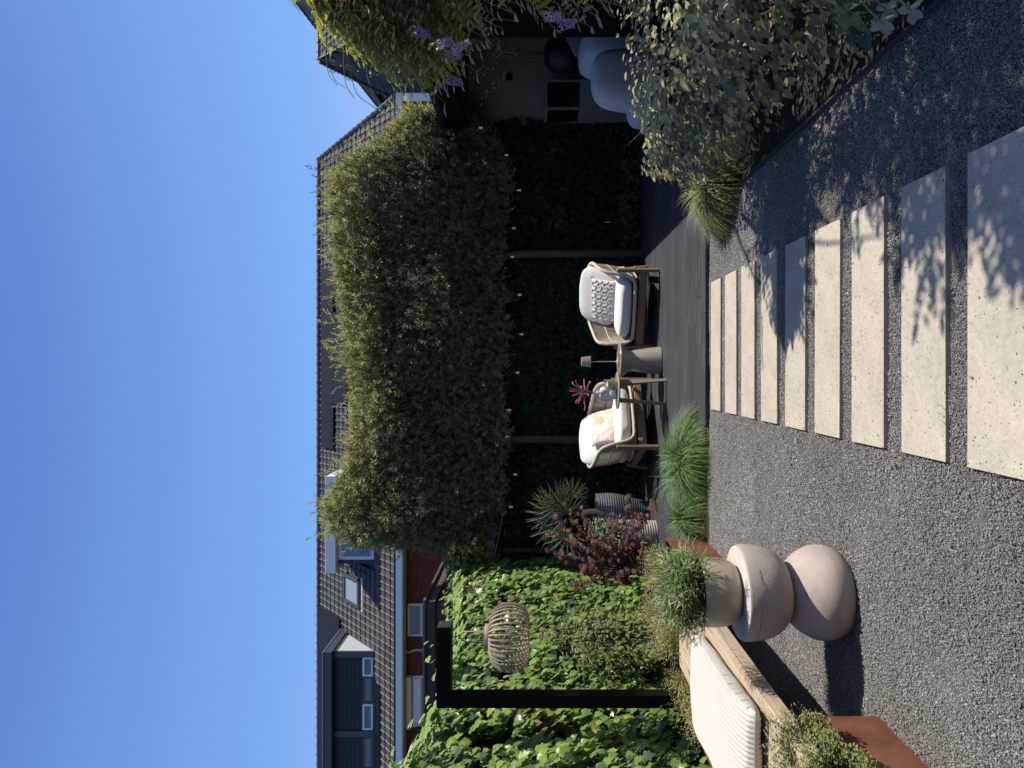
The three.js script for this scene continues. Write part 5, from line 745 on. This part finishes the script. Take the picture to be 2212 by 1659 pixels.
// red maple
{
  const lobes = (n) => { const l = []; for (let i = 0; i < n; i++) { const a = (i - (n - 1) / 2) * .58, L = 1 - .13 * Math.abs(i - (n - 1) / 2); l.push(leafStrip((t) => .12 * Math.pow(Math.sin(Math.PI * clamp(t * .9 + .1, 0, 1)), .9) + .003, 3, .3, .35).applyMatrix4(frame(V(0, 0, 0), V(0, 0, 1), V(Math.sin(a), Math.cos(a), -.1), L))); } l.push(rod(V(0, 0, 0), V(0, -.5, -.1), .012, .008, 3)); return merge(l); }, mg = [lobes(7), lobes(5)];
  const mm = [leafMat([.085, .035, .038], .25, { clearcoat: .25 }), leafMat([.12, .045, .045], .3, { clearcoat: .25 }), leafMat([.27, .045, .022], .5, { clearcoat: .2 }), leafMat([.06, .028, .032], .2, { clearcoat: .25 }), leafMat([.3, .07, .08], .4)], t = thing('japanese_maple', 'red-leaved Japanese maple rising behind the far planter', 'tree'), items = [];
  const base = V(-1.82, .1, -6.35); const tips = []; mesh('trunk', taper([base, V(-1.8, .4, -6.33), V(-1.78, .62, -6.3)], .016, .011, 12, 7), M.bark, t);
  const ends = [[1175, 1190], [1185, 1110], [1220, 1090], [1250, 1100], [1250, 1230], [1230, 1270], [1300, 1165], [1330, 1130], [1355, 1075], [1370, 1190], [1395, 1130], [1410, 1090], [1420, 1075], [1290, 1240], [1330, 1250], [1380, 1270], [1210, 1200], [1260, 1160], [1180, 1150], [1300, 1195], [1345, 1180], [1395, 1200], [1320, 1110], [1380, 1110], [1400, 1160], [1365, 1150], [1335, 1215], [1385, 1235], [1270, 1210], [1235, 1180]];
  for (const [x, y] of ends) { const e = at(x, y, 6.25 + .28 * gauss()), o = V(-1.79, rr(.3, .62), -6.31), m = o.clone().lerp(e, .5).add(V(.03 * gauss(), .09, .05 * gauss())), c = new THREE.CatmullRomCurve3([o, m, e]); mesh('branch', taper([o, m, e], .007, .0015, 14, 5), M.stem, t); for (let i = 0; i < 23; i++) { const s = rr(.45, 1), p = c.getPoint(s).add(V(.045 * gauss(), .045 * gauss(), .06 * gauss())); items.push({ m: frame(p, V(.7 * gauss(), .8, .6 + .5 * gauss()), V(.9 * gauss() + .3, -.35 + .5 * gauss(), .3 + .6 * gauss()), rr(.03, .052)), c: rnd() < .35 ? 0 : rnd() < .35 ? 1 : rnd() < .4 ? 2 : rnd() < .75 ? 3 : 4, g: rnd() < .6 ? 0 : 1 }); } }
  pieces(t, 'leaf', 'foliage', mg, mm, items, 300);
}
bush('dwarf_maple', 'small dark red cut-leaved maple under the garden spotlight', 'shrub', V(-1.95, .42, -5.75), V(.15, .13, .14), 420, [slimGeo], [leafMat([.055, .022, .022], .2), leafMat([.08, .03, .03], .2)], .035, { ground: .25 });
bush('shrub', 'pale green bushy plant in the small ribbed pot behind the maple', 'shrub', V(-1.86, .6, -7.95), V(.24, .25, .22), 700, [ovalGeo, slimGeo], [leafMat([.14, .2, .09], .35), leafMat([.19, .25, .13], .35), leafMat([.1, .16, .06], .3)], .05, { ground: .38 });
// airy green shrub before the ivy
bush('shrub', 'airy yellow-green shrub with small leaves growing between lantern and bench', 'shrub', V(-2.15, .85, -5.75), V(.26, .55, .5), 1500, [ovalGeo], [leafMat([.12, .17, .03], .4), leafMat([.18, .21, .04], .45), leafMat([.08, .13, .03], .35)], .042, { ground: .25, stems: 14, fill: .7, sr: .007 });
// fan palm
{
  const t = thing('fan_palm', 'fan palm with stiff pleated leaves in the grey ribbed pot', 'palm'), pm = [mat([.06, .085, .02], .5, { side: THREE.DoubleSide }), mat([.035, .058, .018], .5, { side: THREE.DoubleSide }), mat([.095, .115, .03], .5, { side: THREE.DoubleSide })], c = V(-1.74, .66, -8.6);
  mesh('trunk', taper([V(c.x, .6, c.z), V(c.x + .01, .7, c.z), V(c.x, .82, c.z)], .055, .045, 10, 9), M.bark, t);
  [[1195, 1090, .25, .34], [1200, 1125, .3, .36], [1180, 1110, .1, .36], [1212, 1155, .4, .32], [1178, 1142, .2, .3], [1222, 1075, .2, .26], [1215, 1105, .5, .3]].forEach(([x, y, dz, L], k) => {
    const h = at(x + 14, y, 8.55 - dz * .5), o = V(c.x, .8, c.z), d = h.clone().sub(o).normalize(), nrm = V(.5 * gauss(), .45, 1).addScaledVector(d, -.2); mesh('leaf_stalk', tube([o, o.clone().lerp(h, .5).add(V(0, .03, 0)), h], .005, 10, 5), pm[2], t);
    const l = []; for (let i = 0; i < 26; i++) { const a = (i / 25 - .5) * 3.9, dir = d.clone(), side = V().crossVectors(nrm, d).normalize(), w = dir.multiplyScalar(Math.cos(a)).addScaledVector(side, Math.sin(a)), q = L * (1 - .1 * Math.abs(a) / 2) * rr(.92, 1.05); l.push(leafStrip((s) => .026 * Math.sin(Math.PI * clamp(s * .82 + .16, 0, 1)) + .002, 4, .8, .09).applyMatrix4(frame(h, nrm.clone().addScaledVector(side, .35 * Math.sin(i * 3.1)), w, q))); } mesh('frond', merge(l), pm[k % 3], t);
  });
}
// a few fallen leaves on the gravel and the deck
[['tan fallen leaf on the shaded gravel near the shrub', 1762, 267, [.28, .17, .1], .05], ['pale fallen leaf lying on the shaded gravel right of the stones', 1741, 382, [.3, .29, .24], .055], ['yellow-green fallen leaf at the foot of the right grass tuft', 1644, 350, [.17, .2, .05], .055], ['orange fallen leaf on the sunlit gravel beyond the stool shadow', 1785, 1457, [.42, .2, .09], .03], ['brown leaf scrap on the gravel beside the seventh stone', 1928, 993, [.3, .15, .08], .03]].forEach(([lab, x, y, c, s]) => { const d = (EYE - GY - .012) * 1540 / (x - 1158), m = mesh('fallen_leaf', broadGeo, leafMat(c, .15)); frame(at(x, y, d), V(.25, 1, .2), V(gauss(), 0, gauss()), s, s * .9).decompose(m.position, m.quaternion, m.scale); tag(m, lab, 'leaf'); });
{ const m = mesh('fallen_leaf', ovalGeo, leafMat([.5, .42, .33], .2)); frame(at(1407, 578, (EYE - .03) * 1540 / (1407 - 1158)), V(.3, 1, .6), V(-.4, .5, .3), .07).decompose(m.position, m.quaternion, m.scale); tag(m, 'dry curled leaf on the deck right of the right-hand chair', 'leaf'); }

{ // bits that lie about on the gravel and the stones
  const t = thing('leaf_litter', 'small dry twigs, petals and leaf bits strewn over the gravel', 'leaf litter'); t.userData.kind = 'stuff'; const l = [];
  for (let i = 0; i < 150; i++) { const d = 2 + 3.6 * rnd(), x = rr(-1.35, 1.2), st = x > -.32 && x < .69; if (st && rnd() < .8) continue; l.push({ m: frame(V(x, (st ? .002 : GY) + .006, -d), V(.3 * gauss(), 1, .3 * gauss()), V(gauss(), .1 * gauss(), gauss()), rr(.012, .03), rnd() < .4 ? .004 : .025), c: i % 4, g: 0 }); }
  pieces(t, 'bit', 'litter', [ovalGeo], [leafMat([.4, .33, .22], .1), leafMat([.25, .16, .09], .1), leafMat([.55, .52, .5], .2), leafMat([.3, .29, .12], .1)], l, 0);
}

renderer.render(scene, camera);
